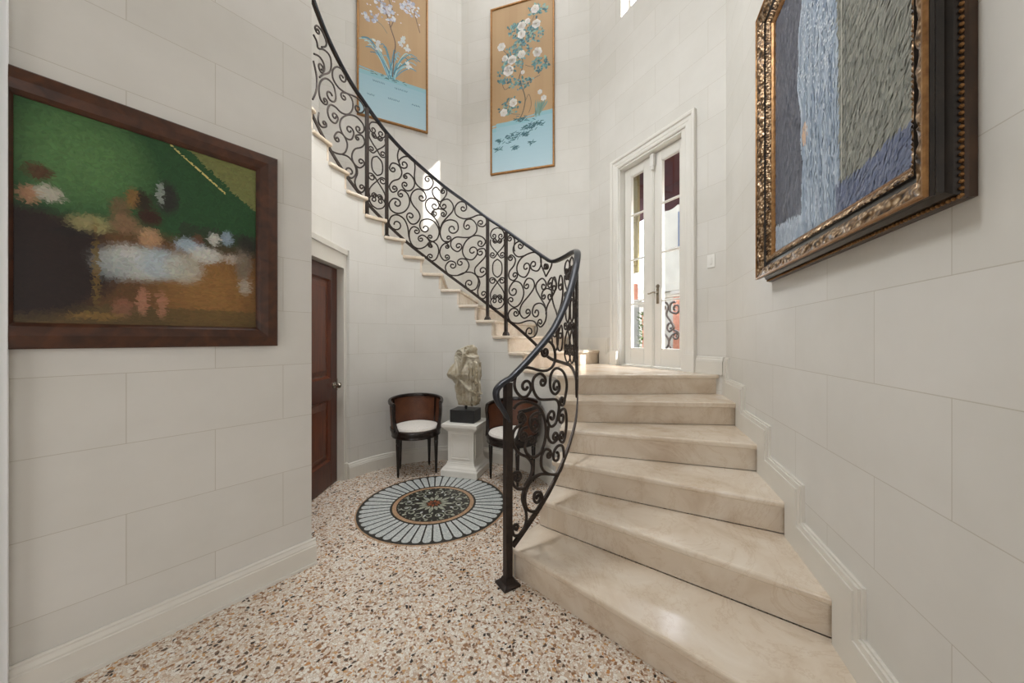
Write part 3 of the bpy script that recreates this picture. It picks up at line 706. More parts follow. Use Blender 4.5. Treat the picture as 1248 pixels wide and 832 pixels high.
# stiles and rails
box(bm, XD - .03, XF, YA, YA + .115, .006, DH); box(bm, XD - .03, XF, YB - .115, YB, .006, DH)
for z0, z1 in ((.006, .235), (.80, 1.0), (DH - .125, DH)):
    box(bm, XD - .03, XF, YA + .115, YB - .115, z0, z1)
leaf1 = dpart('door_leaf', bm, M['mahogany'], bevel=.004)
for z0, z1 in ((.235, .80), (1.0, DH - .125)):
    bm = bmesh.new()
    ya, yb = YA + .115, YB - .115
    def ringy(e, x, z0=z0, z1=z1, ya=ya, yb=yb): return [Vector((x, ya + e, z0 + e)), Vector((x, yb - e, z0 + e)), Vector((x, yb - e, z1 - e)), Vector((x, ya + e, z1 - e))]
    rs = [ringy(0, XF - .004), ringy(.014, XF - .022), ringy(.03, XF - .024), ringy(.075, XF - .008)]
    vv = [[bm.verts.new(p) for p in r] for r in rs]
    for A, B in zip(vv[:-1], vv[1:]):
        for j in range(4): bm.faces.new((A[j], A[(j + 1) % 4], B[(j + 1) % 4], B[j]))
    bm.faces.new(vv[-1])
    dpart('door_panel', bm, M['mahogany_panel'], leaf1)
bm = bmesh.new()
for z in (.25, 1.8): lathe(bm, [(.006, 0), (.008, .002), (.008, .088), (.006, .09)], 8, (XF, YA, z))
dpart('hinge', bm, M['chrome'], leaf1)
bm = bmesh.new()
Mk = Matrix.Translation((XF, YB - .06, .925)) @ Matrix.Rotation(PI / 2, 4, 'Y')
lathe(bm, [(.030, 0), (.030, .006), (.012, .010), (.011, .026), (.022, .034), (.029, .046), (.027, .060), (.015, .068), (.002, .070)], 20, M=Mk)
box(bm, XF - .006, XF + .004, YB - .012, YB + .002, .87, .98)
dpart('knob', bm, M['chrome'], leaf1, smooth=True)
bm = bmesh.new()
XJ = -1.612
for ya, yb in ((YB + .004, ye - .0), (2 * O[1] - ye, YA - .004)):
    box(bm, XD - .02, XJ, ya, yb, 0, DOOR_H)
    box(bm, XJ, XJ + .012, ya + .004, yb, 0, .16) if ya > 3 else None
box(bm, XD - .02, XJ, YA - .004, YB + .004, DH + .004, DOOR_H)
box(bm, XJ, XJ + .014, 2 * O[1] - ye, ye, DOOR_H - .05, DOOR_H)
dpart('door_casing', bm, M['trim'], bevel=.003)

# ---------------------------------------------------------- french doors
d2 = struct(bpy.data.objects.new('door_2', None)); COL.objects.link(d2)
tag(d2, 'white double french door with narrow glazed leaves on the stair landing', 'door')
cM = wp(C0, CD, CN, (DOOR_T0 + DOOR_T1) / 2, 0, LAND)
d2.location = cM
MD2 = Matrix.Translation(-cM)
def fpart(name, bm, m, par=d2, **k):
    bmesh.ops.transform(bm, matrix=MD2, verts=bm.verts); return obj(name, bm, m, par, **k)
# casing: mitred moulding around the opening
def casing(bm, t0, t1, z0, z1, wd, prof, Mx):
    """prof: (dist from opening 0..1, height)"""
    def ring(e): return [(t0 - e, z0), (t0 - e, z1 + e), (t1 + e, z1 + e), (t1 + e, z0)]
    rows = [[bm.verts.new(Mx @ Vector((t, y, z))) for t, z in ring(e * wd)] for e, y in prof]
    for A, B in zip(rows[:-1], rows[1:]):
        for j in range(3): bm.faces.new((A[j], A[j + 1], B[j + 1], B[j]))
CT0, CT1, CZ1 = .56, 1.495, 3.425
bm = bmesh.new()
casing(bm, CT0, CT1, LAND, CZ1, .112, [(0, -.01), (0, .012), (.12, .018), (.3, .016), (.34, .021), (.62, .024), (.66, .018), (.72, .034), (.92, .040), (1, .036), (1, 0)], MC)
for t0, t1 in ((CT0 - .115, CT0 + .002), (CT1 - .002, CT1 + .115)): box(bm, t0, t1, 0, .044, LAND, LAND + .17, MC)
fpart('casing', bm, M['white_trim'])
FT0, FT1 = .645, 1.53 - .03
bm = bmesh.new()     # frame inside the reveal
YF = -.085
box(bm, DOOR_T0 - .01, .572, -.16, -.004, LAND, CZ1 + .01, MC); box(bm, 1.436, DOOR_T1 + .01, -.16, -.004, LAND, CZ1 + .01, MC)
box(bm, .572, 1.436, -.16, -.004, 3.402, CZ1 + .01, MC); box(bm, .60, 1.50, -.2, .0, LAND - .018, LAND + .012, MC)
fpart('door_frame', bm, M['white_trim'], bevel=.003)
TM = 1.012
ZL0, ZL1 = LAND + .016, 3.40
GZ = [1.247, 1.775, 2.30, 2.83, 3.30]
def leaf(t0, t1, g0, g1):
    bm = bmesh.new(); y0, y1 = YF - .045, YF
    box(bm, t0, g0, y0, y1, ZL0, ZL1, MC); box(bm, g1, t1, y0, y1, ZL0, ZL1, MC)
    box(bm, g0, g1, y0, y1, ZL0, GZ[0], MC); box(bm, g0, g1, y0, y1, GZ[-1], ZL1, MC)
    o = fpart('door_leaf', bm, M['white_trim'], bevel=.006)
    bm = bmesh.new()
    for z in GZ[1:-1]: box(bm, g0, g1, y0 + .008, y1 - .006, z - .009, z + .009, MC)
    for a, b, z0, z1 in ((g0, g0 + .010, GZ[0], GZ[-1]), (g1 - .010, g1, GZ[0], GZ[-1]), (g0, g1, GZ[0], GZ[0] + .010), (g0, g1, GZ[-1] - .010, GZ[-1])):
        box(bm, a, b, y0 + .004, y1 - .002, z0, z1, MC)
    fpart('muntin', bm, M['white_trim'], o, bevel=.003)
    for z0, z1 in zip(GZ[:-1], GZ[1:]):
        bm = bmesh.new(); box(bm, g0 + .004, g1 - .004, YF - .027, YF - .022, z0, z1, MC)
        fpart('pane', bm, M['glass'], o)
    return o
leaf(.576, TM - .004, .668, .878)
leaf_r = leaf(TM + .004, 1.432, 1.120, 1.358)
bm = bmesh.new(); box(bm, TM - .028, TM + .022, YF, YF + .016, ZL0, ZL1, MC); box(bm, TM - .016, TM + .010, YF + .016, YF + .024, ZL0, ZL1, MC)
fpart('astragal', bm, M['white_trim'], bevel=.003)
bm = bmesh.new()
zh = 1.865
lathe(bm, [(.022, 0), (.024, .004), (.022, .008)], 16, M=MC @ Matrix.Translation((1.078, YF, zh + .07)) @ Matrix.Rotation(-PI / 2, 4, 'X'))
box(bm, 1.062, 1.094, YF, YF + .008, zh - .12, zh + .045, MC)
lathe(bm, [(.010, 0), (.010, .045)], 12, M=MC @ Matrix.Translation((1.078, YF + .006, zh)) @ Matrix.Rotation(-PI / 2, 4, 'X'))
tube(bm, [MC @ Vector(p) for p in catmull([(1.078, YF + .048, zh), (1.05, YF + .052, zh + .004), (1.01, YF + .052, zh - .006), (.985, YF + .048, zh - .004)], 4)], .0085, 8)
fpart('lever_handle', bm, M['chrome'], leaf_r, smooth=True)
bm = bmesh.new()
box(bm, TM - .004, TM + .045, YF + .016, YF + .05, 3.262, 3.39, MC); lathe(bm, [(.018, 0), (.02, .03), (.012, .06)], 10, M=MC @ Matrix.Translation((TM + .02, YF + .034, 3.215)))
fpart('top_bolt', bm, M['plastic'], bevel=.004)

# light switch beside the doors
t = thing('light_switch', 'small white light switch on the wall right of the french doors', 'light switch', wp(C0, CD, CN, 1.757, 0, 2.066))
Rz = Matrix(((CD[0], CN[0], 0), (CD[1], CN[1], 0), (0, 0, 1))).to_4x4()
bm = bmesh.new(); box(bm, -.038, .038, .0005, .007, -.06, .06, Rz); obj('cover_plate', bm, M['plastic'], t, bevel=.003)
bm = bmesh.new(); box(bm, -.012, .012, .007, .012, -.03, .03, Rz); obj('rocker', bm, M['plastic'], t, bevel=.002)
# ================================================================== RAILING
HAND = [(-64, 1.03), (-58.5, 1.125), (-53.7, 1.198), (-46.5, 1.313), (-39.3, 1.425), (-31.6, 1.59), (-24.5, 1.76), (-17.6, 1.91), (-10, 2.03), (-2, 2.09),
        (6.5, 2.118), (16, 2.121), (24, 2.121), (28, 2.128), (33, 2.185), (38.4, 2.256), (49.45, 2.413), (61.1, 2.594), (72, 2.752), (85, 2.962), (96.7, 3.132), (103.5, 3.24),
        (112.6, 3.377), (120, 3.484), (128.8, 3.626), (138.9, 3.812), (147.1, 3.951), (153.3, 4.072), (160.2, 4.215), (167.6, 4.395), (192, 4.98)]
BOT = [(-57, .2), (-49.9, .313), (-42.5, .42), (-33.6, .563), (-27, .665), (-17, .80), (-8, .94), (0, 1.06), (8, 1.13), (18, 1.14), (28, 1.16), (33, 1.20), (40.8, 1.311), (59.9, 1.582),
       (70.7, 1.74), (80, 1.886), (94.8, 2.108), (106, 2.281), (115.6, 2.42), (127.5, 2.609), (137, 2.762), (143, 2.87), (148.9, 2.975), (154, 3.074), (162, 3.235), (170, 3.40), (192, 3.83)]
NEWEL_A = -57.6
npos = pol(NEWEL_A, 1.16)
rail = thing('stair_railing', 'black wrought iron scroll railing with curved handrail along the inside of the stairs', 'stair railing', (npos.x, npos.y, 0))
MR = Matrix.Translation((-npos.x, -npos.y, 0))
def rpart(name, bm, m, par=rail, **k):
    bmesh.ops.transform(bm, matrix=MR, verts=bm.verts); return obj(name, bm, m, par, **k)
def arc_path(tab, a0, a1, step=1.5, r=RRAIL):
    n = int((a1 - a0) / step)
    pts = [(a, lerp_table(tab, a)) for a in [a0 + (a1 - a0) * i / n for i in range(n + 1)]]
    zs = [p[1] for p in pts]
    for _ in range(2): zs = [zs[0]] + [(zs[i - 1] + 2 * zs[i] + zs[i + 1]) / 4 for i in range(1, len(zs) - 1)] + [zs[-1]]
    return [pol(a, r, z) for (a, _), z in zip(pts, zs)]
# handrail: moulded section, ending in a drooping scroll that curls back to the newel
hp = [(x_, y_ * .68) for x_, y_ in ((-.026, -.004), (-.022, -.014), (-.016, -.016), (-.016, -.024), (.016, -.024), (.016, -.016), (.022, -.014), (.026, -.004), (.024, .006), (.015, .014), (0, .017), (-.015, .014), (-.024, .006))]
path = arc_path(HAND, NEWEL_A + .5, 190)
p0 = path[0]; tdir = (path[0] - path[2]); tdir.z = 0; tdir.normalize()
# end of the rail: it overshoots the newel, rolls over and tucks back in against the post
swan = [Vector(p) for p in catmull([tuple(p0 + tdir * a + Vector((0, 0, b))) for a, b in ((.012, -.245), (.026, -.215), (.052, -.172), (.082, -.130), (.096, -.092), (.092, -.058), (.066, -.032), (.034, -.014), (.0, 0))], 6)]
full = swan[:-1] + path
bm = bmesh.new(); rings = []
for i, p in enumerate(full):
    t = (full[min(i + 1, len(full) - 1)] - full[max(i - 1, 0)]).normalized()
    rv = Vector((p.x - O[0], p.y - O[1], 0)).normalized() if i >= len(swan) - 1 else Vector((p0.x - O[0], p0.y - O[1], 0)).normalized()
    s = (rv - t * rv.dot(t)).normalized(); u = s.cross(t); k = min(1, .6 + .4 * i / 20)
    rings.append([bm.verts.new(p + s * x * k + u * y * k) for x, y in hp])
for A, B in zip(rings[:-1], rings[1:]):
    for j in range(len(hp)): bm.faces.new((A[j], A[(j + 1) % len(hp)], B[(j + 1) % len(hp)], B[j]))
bm.faces.new(rings[0][::-1]); bm.faces.new(rings[-1])
rpart('handrail', bm, M['rail'], smooth=True, angle=50)
bm = bmesh.new()
sweep(bm, arc_path(BOT, NEWEL_A + 1.2, 190), [(-.006, -.015), (.006, -.015), (.006, .015), (-.006, .015)])
rpart('bottom_rail', bm, M['iron'])
bm = bmesh.new()
sweep(bm, [p - Vector((0, 0, .020)) for p in path], [(-.014, -.004), (.014, -.004), (.014, .004), (-.014, .004)])
rpart('top_bar', bm, M['iron'])
# newel and posts
def post(a, zb, zt, w, foot, r=RRAIL, name='post'):
    p = pol(a, r); Mx = Matrix.Translation((p.x, p.y, 0)) @ Matrix.Rotation(rad(a), 4, 'Z')
    bm = bmesh.new(); box(bm, -w / 2, w / 2, -w / 2, w / 2, zb, zt, Mx)
    o = rpart(name, bm, M['iron'], bevel=.003)
    bm = bmesh.new()
    f = foot / 2
    vs = []
    for s, z in ((f, zb), (f, zb + .012), (w / 2 + .012, zb + .022), (w / 2 + .003, zb + .045)):
        vs.append([bm.verts.new(Mx @ Vector((x * s, y * s, z))) for x, y in ((-1, -1), (1, -1), (1, 1), (-1, 1))])
    bm.faces.new(vs[0][::-1])
    for A, B in zip(vs[:-1], vs[1:]):
        for j in range(4): bm.faces.new((A[j], A[(j + 1) % 4], B[(j + 1) % 4], B[j]))
    bm.faces.new(vs[-1])
    rpart('foot_plate', bm, M['iron'], o, bevel=.002)
post(NEWEL_A, 0.0, lerp_table(HAND, NEWEL_A) - .02, .041, .105, 1.16, 'newel_post')
for a in (138.7, 128.2, 71.8, 60.4):
    k = max(k for k in NOSE_IN if NOSE_IN[k] <= a)
    post(a, zlev(k), lerp_table(HAND, a) - .025, .033, .062)
for a in (172.0,):
    k = max(k for k in NOSE_IN if NOSE_IN[k] <= a)
    post(a, zlev(k), lerp_table(HAND, a) - .025, .033, .062)

def spiral(P, T, Cc, turns=1.0, rmin=.30):
    """points after P turning in towards Cc; all in (s, z) metres"""
    dx, dz = P[0] - Cc[0], P[1] - Cc[1]
    r0 = math.hypot(dx, dz); a0 = math.atan2(dz, dx)
    sg = 1 if dx * T[1] - dz * T[0] > 0 else -1
    out = []; n = int(turns * 14)
    for i in range(1, n + 1):
        f = i / n
        r = r0 * (1 - (1 - rmin) * f ** .85)
        a = a0 + sg * f * turns * 2 * PI
        out.append((Cc[0] + r * math.cos(a), Cc[1] + r * math.sin(a)))
    return out
KS = rad(1) * RRAIL
def scroll_path(stem, c1, c2):
    pts = [(p[0] * KS, p[1]) for p in stem]
    mid = catmull(pts, 6)
    a = b = []
    if c1:
        T = (mid[0][0] - mid[2][0], mid[0][1] - mid[2][1]); a = spiral(mid[0], T, (c1[0] * KS, c1[1]))
    if c2:
        T = (mid[-1][0] - mid[-3][0], mid[-1][1] - mid[-3][1]); b = spiral(mid[-1], T, (c2[0] * KS, c2[1]))
    pl = a[::-1] + mid + b
    for _ in range(2):
        pl = [pl[0]] + [((pl[i - 1][0] + 2 * pl[i][0] + pl[i + 1][0]) / 4, (pl[i - 1][1] + 2 * pl[i][1] + pl[i + 1][1]) / 4) for i in range(1, len(pl) - 1)] + [pl[-1]]
    return pl, bool(c1), bool(c2)
def scroll_mesh(bm, stem, c1, c2, rr=.0074):
    pl, e1, e2 = scroll_path(stem, c1, c2)
    P3 = [pol(s / KS, RRAIL, z) for s, z in pl]
    sq = [(rr, rr * .5), (rr * .5, rr), (-rr * .5, rr), (-rr, rr * .5), (-rr, -rr * .5), (-rr * .5, -rr), (rr * .5, -rr), (rr, -rr * .5)]
    # frame: up along the wall normal so the bar keeps its orientation
    n = len(P3); rings = []
    for i, p in enumerate(P3):
        t = (P3[min(i + 1, n - 1)] - P3[max(i - 1, 0)])
        if t.length < 1e-7: t = Vector((0, 0, 1))
        t.normalize(); a = pl[i][0] / RRAIL
        nr = Vector((math.cos(a), math.sin(a), 0)); s = t.cross(nr).normalized(); u = s.cross(t)
        rings.append([bm.verts.new(p + s * x + u * y) for x, y in sq])
    for A, B in zip(rings[:-1], rings[1:]):
        for j in range(8): bm.faces.new((A[j], A[(j + 1) % 8], B[(j + 1) % 8], B[j]))
    bm.faces.new(rings[0][::-1]); bm.faces.new(rings[-1])
    for e, p in ((e1, P3[0]), (e2, P3[-1])):
        if e: ball(bm, p, rr * 1.3, 8, 5)
for st, c1, c2 in SCROLLS:
    bm = bmesh.new(); scroll_mesh(bm, st, c1, c2,   .0080 if st[0][0] < -10 else .0074); rpart('scroll', bm, M['iron'], smooth=True)
# two narrow oval panels between paired posts
for ca, cz in ((65.84, 2.163), (133.3, 3.218)):
    for st, c1, c2 in PANEL:
        f = lambda p: None if p is None else (p[0] + ca, p[1] + cz)
        bm = bmesh.new(); scroll_mesh(bm, [f(p) for p in st], f(c1), f(c2), .0066); rpart('panel_scroll', bm, M['iron'], smooth=True)
# the run along the landing: S-scrolls and hearts between the rails
def fr(a, v): 
    b, t = lerp_table(BOT, a) + .015, lerp_table(HAND, a) - .03
    return (a, b + (t - b) * v)
for a, wk in ((-14.5, 1), (-8, 1), (-1, 1.1), (22.4, 1.55)):
    for sg in (wk, -wk):
        st = [fr(a + sg * d, v) for d, v in ((.9, .30), (2.4, .36), (3.3, .26), (2.6, .12), (.6, .10), (-.4, .2), (-.3, .34), (.4, .47), (2.2, .56), (3.4, .68), (3.0, .82), (1.6, .86), (.6, .78))]
        bm = bmesh.new(); scroll_mesh(bm, st, fr(a + sg * 1.9, .26), fr(a + sg * 2.0, .75)); rpart('scroll', bm, M['iron'], smooth=True)
        if a < 10:
            st = [fr(a + sg * d, v) for d, v in ((2.0, .95), (3.2, .90), (3.4, .55), (2.2, .45), (1.2, .52))]
            bm = bmesh.new(); scroll_mesh(bm, st, None, fr(a + sg * 1.8, .56)); rpart('scroll', bm, M['iron'], smooth=True)
for a in (6.0, 11.8):
    for st, c1, c2 in PANEL:
        f = lambda p: None if p is None else (p[0] * .8 + a, p[1] + 1.61)
        bm = bmesh.new(); scroll_mesh(bm, [f(p) for p in st], f(c1), f(c2), .0066); rpart('panel_scroll', bm, M['iron'], smooth=True)

# ================================================================== CHAIRS
def make_chair(label):
    t = thing('barrel_chair', label, 'chair', (0, 0, 0), 0, 'cane barrel chairs by the round wall')
    # local frame: the chair faces -y
    bm = bmesh.new()
    lathe(bm, [(.20, .378), (.236, .380), (.243, .388), (.240, .400), (.243, .418), (.247, .436), (.243, .450), (.225, .456), (.20, .452)], 48)
    sf = obj('seat_frame', bm, M['ebony'], t, smooth=True)
    bm = bmesh.new()
    lathe(bm, [(.19, .448), (.222, .452), (.226, .462), (.215, .478), (.17, .490), (.10, .496), (.02, .498)], 40)
    obj('seat_cushion', bm, M['cushion'], sf, smooth=True)
    for x, y in ((-.185, -.11), (.185, -.11), (-.15, .14), (.15, .14)):
        bm = bmesh.new()
        lathe(bm, [(.007, 0), (.011, .02), (.0115, .04), (.020, .30), (.021, .325), (.018, .332), (.022, .340), (.022, .385)], 14, (x, y, 0))
        obj('leg', bm, M['ebony'], t, smooth=True)
    # back: top rail, lower rail, front posts, cane between
    a0, a1, n = -28, 208, 40
    def rz(a):
        f = abs((a - 90) / (a1 - 90))                    # 0 at the middle of the back, 1 at the arm ends
        return .752 - .038 * f ** 2.2
    def rr(a):
        f = abs((a - 90) / (a1 - 90)); return .256 + .012 * (1 - f)
    tp = [Vector((rr(a) * math.cos(rad(a)), rr(a) * math.sin(rad(a)), rz(a))) for a in [a0 + (a1 - a0) * i / n for i in range(n + 1)]]
    bm = bmesh.new(); sweep(bm, tp, [(-.014, -.016), (.014, -.016), (.017, 0), (.013, .012), (0, .016), (-.013, .012), (-.017, 0)])
    obj('top_rail', bm, M['ebony'], t, smooth=True)
    lo = [Vector((.243 * math.cos(rad(a)), .243 * math.sin(rad(a)), .462)) for a in [a0 + (a1 - a0) * i / n for i in range(n + 1)]]
    bm = bmesh.new(); sweep(bm, lo, [(-.012, -.014), (.012, -.014), (.012, .014), (-.012, .014)])
    obj('lower_rail', bm, M['ebony'], t)
    for a in (a0, a1):
        c, s = math.cos(rad(a)), math.sin(rad(a))
        tg = Vector((s, -c, 0)) * (1 if a == a0 else -1)
        pts = [Vector((c * q, s * q, z)) + tg * w for q, z, w in ((rr(a), rz(a) + .008, 0), (rr(a) + .003, .66, .004), (rr(a) - .004, .57, -.004), (.246, .50, .012), (.240, .45, .038), (.238, .42, .045))]
        bm = bmesh.new(); sweep(bm, [Vector(p) for p in catmull([tuple(p) for p in pts], 5)], [(-.014, -.014), (.014, -.014), (.014, .014), (-.014, .014)], up=Vector((c, s, 0)))
        obj('arm_post', bm, M['ebony'], t, bevel=.004)
    for a in (32, 148):
        c, s = math.cos(rad(a)), math.sin(rad(a))
        bm = bmesh.new(); sweep(bm, [Vector((c * .246, s * .246, .45)), Vector((c * .258, s * .258, rz(a)))], [(-.010, -.010), (.010, -.010), (.010, .010), (-.010, .010)], up=Vector((c, s, 0)))
        obj('back_post', bm, M['ebony'], t)
    bm = bmesh.new(); m = 8; grid = []
    for i in range(n + 1):
        a = a0 + (a1 - a0) * i / n; col = []
        for off in (-.003, .003):
            for j in range(m + 1):
                f = j / m; z = .468 + (rz(a) - .478) * f; q = .243 + (rr(a) - .243) * f + off
                col.append(bm.verts.new((q * math.cos(rad(a)), q * math.sin(rad(a)), z)))
        grid.append(col)
    for A, B in zip(grid[:-1], grid[1:]):
        for o_ in (0, m + 1):
            for j in range(m): bm.faces.new((A[o_ + j], B[o_ + j], B[o_ + j + 1], A[o_ + j + 1]))
    obj('cane_panel', bm, M['cane'], t, smooth=True)
    return t
def dup(root, label):
    r = root.copy(); COL.objects.link(r); r['label'] = label
    for ch in list(root.children):
        c = ch.copy(); COL.objects.link(c); c.parent = r
        for g in ch.children:
            d = g.copy(); COL.objects.link(d); d.parent = c
    return r
ch1 = make_chair('dark cane barrel chair with white seat, between brown door and white pedestal')
ch2 = dup(ch1, 'dark cane barrel chair with white seat, behind the newel post and iron scrolls')
for c, x, y, rz_ in ((ch1, -.985, 3.630, 21), (ch2, .0, 3.385, -46)):
    c.location = (x, y, 0); c.rotation_euler = (0, 0, rad(rz_))

# ================================================================== PEDESTAL + TORSO
pc = (-.472, 3.628)
ped = thing('pedestal', 'white square moulded pedestal under the stone torso', 'pedestal', (pc[0], pc[1], .0042), rad(-15.5))
def sq_loft(bm, prof):
    rows = [[bm.verts.new((x * s, y * s, z)) for x, y in ((-1, -1), (1, -1), (1, 1), (-1, 1))] for s, z in prof]
    bm.faces.new(rows[0][::-1]); bm.faces.new(rows[-1])
    for A, B in zip(rows[:-1], rows[1:]):
        for j in range(4): bm.faces.new((A[j], A[(j + 1) % 4], B[(j + 1) % 4], B[j]))
bm = bmesh.new(); sq_loft(bm, [(.193, 0), (.193, .058), (.188, .066), (.183, .07), (.176, .084), (.158, .100), (.148, .118), (.146, .128)]); obj('base', bm, M['plaster'], ped, bevel=.003)
bm = bmesh.new()
sq_loft(bm, [(.143, .125), (.138, .15), (.138, .43), (.143, .448)])
for q in range(4):
    Rq = Matrix.Rotation(q * PI / 2, 4, 'Z')
    for x0, x1, z0, z1 in ((-.102, -.092, .165, .415), (.092, .102, .165, .415), (-.092, .092, .165, .175), (-.092, .092, .405, .415)):
        box(bm, x0, x1, -.1445, -.136, z0, z1, Rq)
    box(bm, -.082, .082, -.1395, -.136, .185, .395, Rq)
obj('shaft', bm, M['plaster'], ped, bevel=.002)
bm = bmesh.new(); sq_loft(bm, [(.146, .440), (.152, .450), (.165, .458), (.180, .472), (.184, .480), (.188, .484), (.188, .512), (.184, .516)]); obj('cap', bm, M['plaster'], ped, bevel=.003)

tor = thing('torso_sculpture', 'weathered headless draped stone torso on a black block, on the white pedestal', 'sculpture', (pc[0] + .0, pc[1], .521), rad(-15.5))
bm = bmesh.new(); box(bm, -.135, .125, -.10, .10, .0, .125); obj('mount_block', bm, M['black_stone'], tor, bevel=.004)
bm = bmesh.new(); lathe(bm, [(.013, .12), (.013, .24)], 12); obj('mount_rod', bm, M['black_stone'], tor, smooth=True)
# torso: horizontal sections (height, left, right) of the front outline, plus depth
secs = [(.165, -.050, .110, .05), (.172, -.068, .130, .075), (.20, -.082, .140, .085), (.25, -.092, .145, .088), (.31, -.098, .147, .085), (.37, -.108, .148, .088), (.42, -.140, .148, .10), (.455, -.178, .149, .115),
        (.485, -.186, .150, .118), (.51, -.176, .150, .112), (.55, -.150, .148, .105), (.60, -.118, .144, .098), (.65, -.108, .132, .09), (.70, -.100, .118, .08), (.728, -.080, .108, .068), (.748, -.030, .095, .055), (.765, .0, .085, .045), (.775, .02, .06, .02)]
bm = bmesh.new(); NA, NZ = 120, 130
def sec_at(z):
    for a, b in zip(secs[:-1], secs[1:]):
        if z <= b[0]:
            f = (z - a[0]) / (b[0] - a[0]); f = f * f * (3 - 2 * f) * .5 + f * .5
            return [a[i] + (b[i] - a[i]) * f for i in range(1, 4)]
    return secs[-1][1:]
def ridge(x, c, w): return math.exp(-((x - c) / w) ** 2)
rows = []
for i in range(NZ + 1):
    z = .165 + (.775 - .165) * i / NZ
    l, r, dp = sec_at(z); cx = (l + r) / 2; hx = (r - l) / 2; row = []
    for j in range(NA):
        a = 2 * PI * j / NA; ca, sa = math.cos(a), math.sin(a)
        x = cx + hx * math.copysign(abs(ca) ** .85, ca); y = dp * math.copysign(abs(sa) ** .85, sa)
        d = 0.0
        if sa < .55:
            # central hem running from the neck down to the waist, and folds fanning from the shoulder
            hem = .035 - (.70 - z) * .28 if z > .34 else -.066 + (.34 - z) * .1
            d += .016 * ridge(x, hem, .012) - .016 * ridge(x, hem + .022, .012)
            fan = math.atan2(.70 - z, x + .11)
            if x < hem and z > .3: d += .0085 * math.sin(fan * 26) + .005 * math.sin(fan * 11 + 1)
            # hanging mantle to the right: deep vertical pleats
            if x > .045 and z < .60:
                d += .019 * math.sin((x - .045) * 190 + 1.2 * math.sin(z * 9)) * min(1, (x - .045) / .03)
                d += .02 * ridge(x, .07, .014) * (1 if z < .57 else 0)
            # swag from the breast across to the hip
            sw = .46 - (x + .06) * .85
            if x > -.07: d += .017 * ridge(z, sw, .011) - .014 * ridge(z, sw - .024, .014)
            # lower skirt: shallow vertical folds
            if z < .42 and x <= .045: d += .009 * math.sin(x * 150 + z * 6)
            # girdle under the breasts
            if x < .0: d -= .010 * ridge(z, .415 + x * .35, .012)
            # breast
            d += .022 * math.exp(-((x + .105) / .045) ** 2 - ((z - .485) / .045) ** 2)
            d += .020 * math.exp(-((x - .01) / .045) ** 2 - ((z - .53) / .05) ** 2)
        d += .006 * noise.noise(Vector((x * 22, y * 22, z * 22))) + .003 * noise.noise(Vector((x * 60, y * 60, z * 60)))
        nx, ny = ca, sa
        row.append(bm.verts.new((x + nx * d, y + ny * d, z)))
    rows.append(row)
for A, B in zip(rows[:-1], rows[1:]):
    for j in range(NA): bm.faces.new((A[j], A[(j + 1) % NA], B[(j + 1) % NA], B[j]))
bm.faces.new(rows[0][::-1]); bm.faces.new(rows[-1])
obj('torso', bm, M['stone'], tor, smooth=True, angle=80)
bm = bmesh.new()
ball(bm, (.060, -.01, .728), .060, 24, 16, (1.05, 1.05, .86)); ball(bm, (.085, -.045, .575), .05, 20, 14, (.9, 1.0, 1.15))
ball(bm, (-.060, -.02, .672), .046, 20, 14, (1.05, 1, 1.1)); ball(bm, (-.005, -.02, .722), .04, 16, 12, (1.7, 1, .75))
for x, z0, z1, rr_ in ((.055, .60, .20, .017), (.083, .62, .19, .018), (.110, .61, .18, .017), (.133, .60, .20, .015)):
    pts = [(x + .006 * math.sin(q * 2.3 + x * 70), -.075 - .015 * math.sin(q / 9 * PI) + abs(x - .08) * .35, z0 + (z1 - z0) * q / 9) for q in range(10)]
    tube(bm, [Vector(p) for p in catmull(pts, 3)], rr_, 10)
tube(bm, [Vector(p) for p in catmull([(-.02, -.085, .73), (.04, -.088, .67), (.10, -.07, .655), (.14, -.02, .66)], 4)], .014, 10)
tube(bm, [Vector(p) for p in catmull([(.0, -.07, .745), (.012, -.115, .66), (.0, -.125, .56), (-.035, -.115, .45), (-.06, -.10, .36)], 4)], .010, 10)
tube(bm, [Vector(p) for p in catmull([(-.065, -.10, .45), (.0, -.115, .41), (.06, -.11, .35), (.12, -.085, .30), (.145, -.03, .27)], 4)], .013, 10)
for v in bm.verts:
    v.co += Vector((1, 1, 1)) * (.006 * noise.noise(v.co * 35))
obj('drapery', bm, M['stone'], tor, smooth=True, angle=80)
# ================================================================== MOSAIC
def tess_material(name, c1, c2, grout=(.25, .22, .2)):
    m, nt, b = mat(name, c1, .35)
    tc = N(nt, 'ShaderNodeTexCoord')
    v1 = N(nt, 'ShaderNodeTexVoronoi', Scale=95, Randomness=.55, voronoi_dimensions='2D'); v2 = N(nt, 'ShaderNodeTexVoronoi', Scale=95, Randomness=.55, feature='DISTANCE_TO_EDGE', voronoi_dimensions='2D')
    nt.links.new(tc.outputs['Object'], v1.inputs['Vector']); nt.links.new(tc.outputs['Object'], v2.inputs['Vector'])
    sp = N(nt, 'ShaderNodeSeparateColor'); nt.links.new(v1.outputs['Color'], sp.inputs[0])
    r = ramp(nt, [(0, c1), (1, c2)]); nt.links.new(sp.outputs[0], r.inputs['Fac'])
    mr = N(nt, 'ShaderNodeMapRange'); mr.inputs[1].default_value = .03; mr.inputs[2].default_value = .09; nt.links.new(v2.outputs['Distance'], mr.inputs[0])
    mx = N(nt, 'ShaderNodeMix', data_type='RGBA'); mx.inputs[6].default_value = (c1[0] * grout[0] * 3, c1[1] * grout[1] * 3, c1[2] * grout[2] * 3, 1)
    nt.links.new(mr.outputs[0], mx.inputs[0]); nt.links.new(r.outputs['Color'], mx.inputs[7]); nt.links.new(mx.outputs[2], b.inputs['Base Color'])
    return m
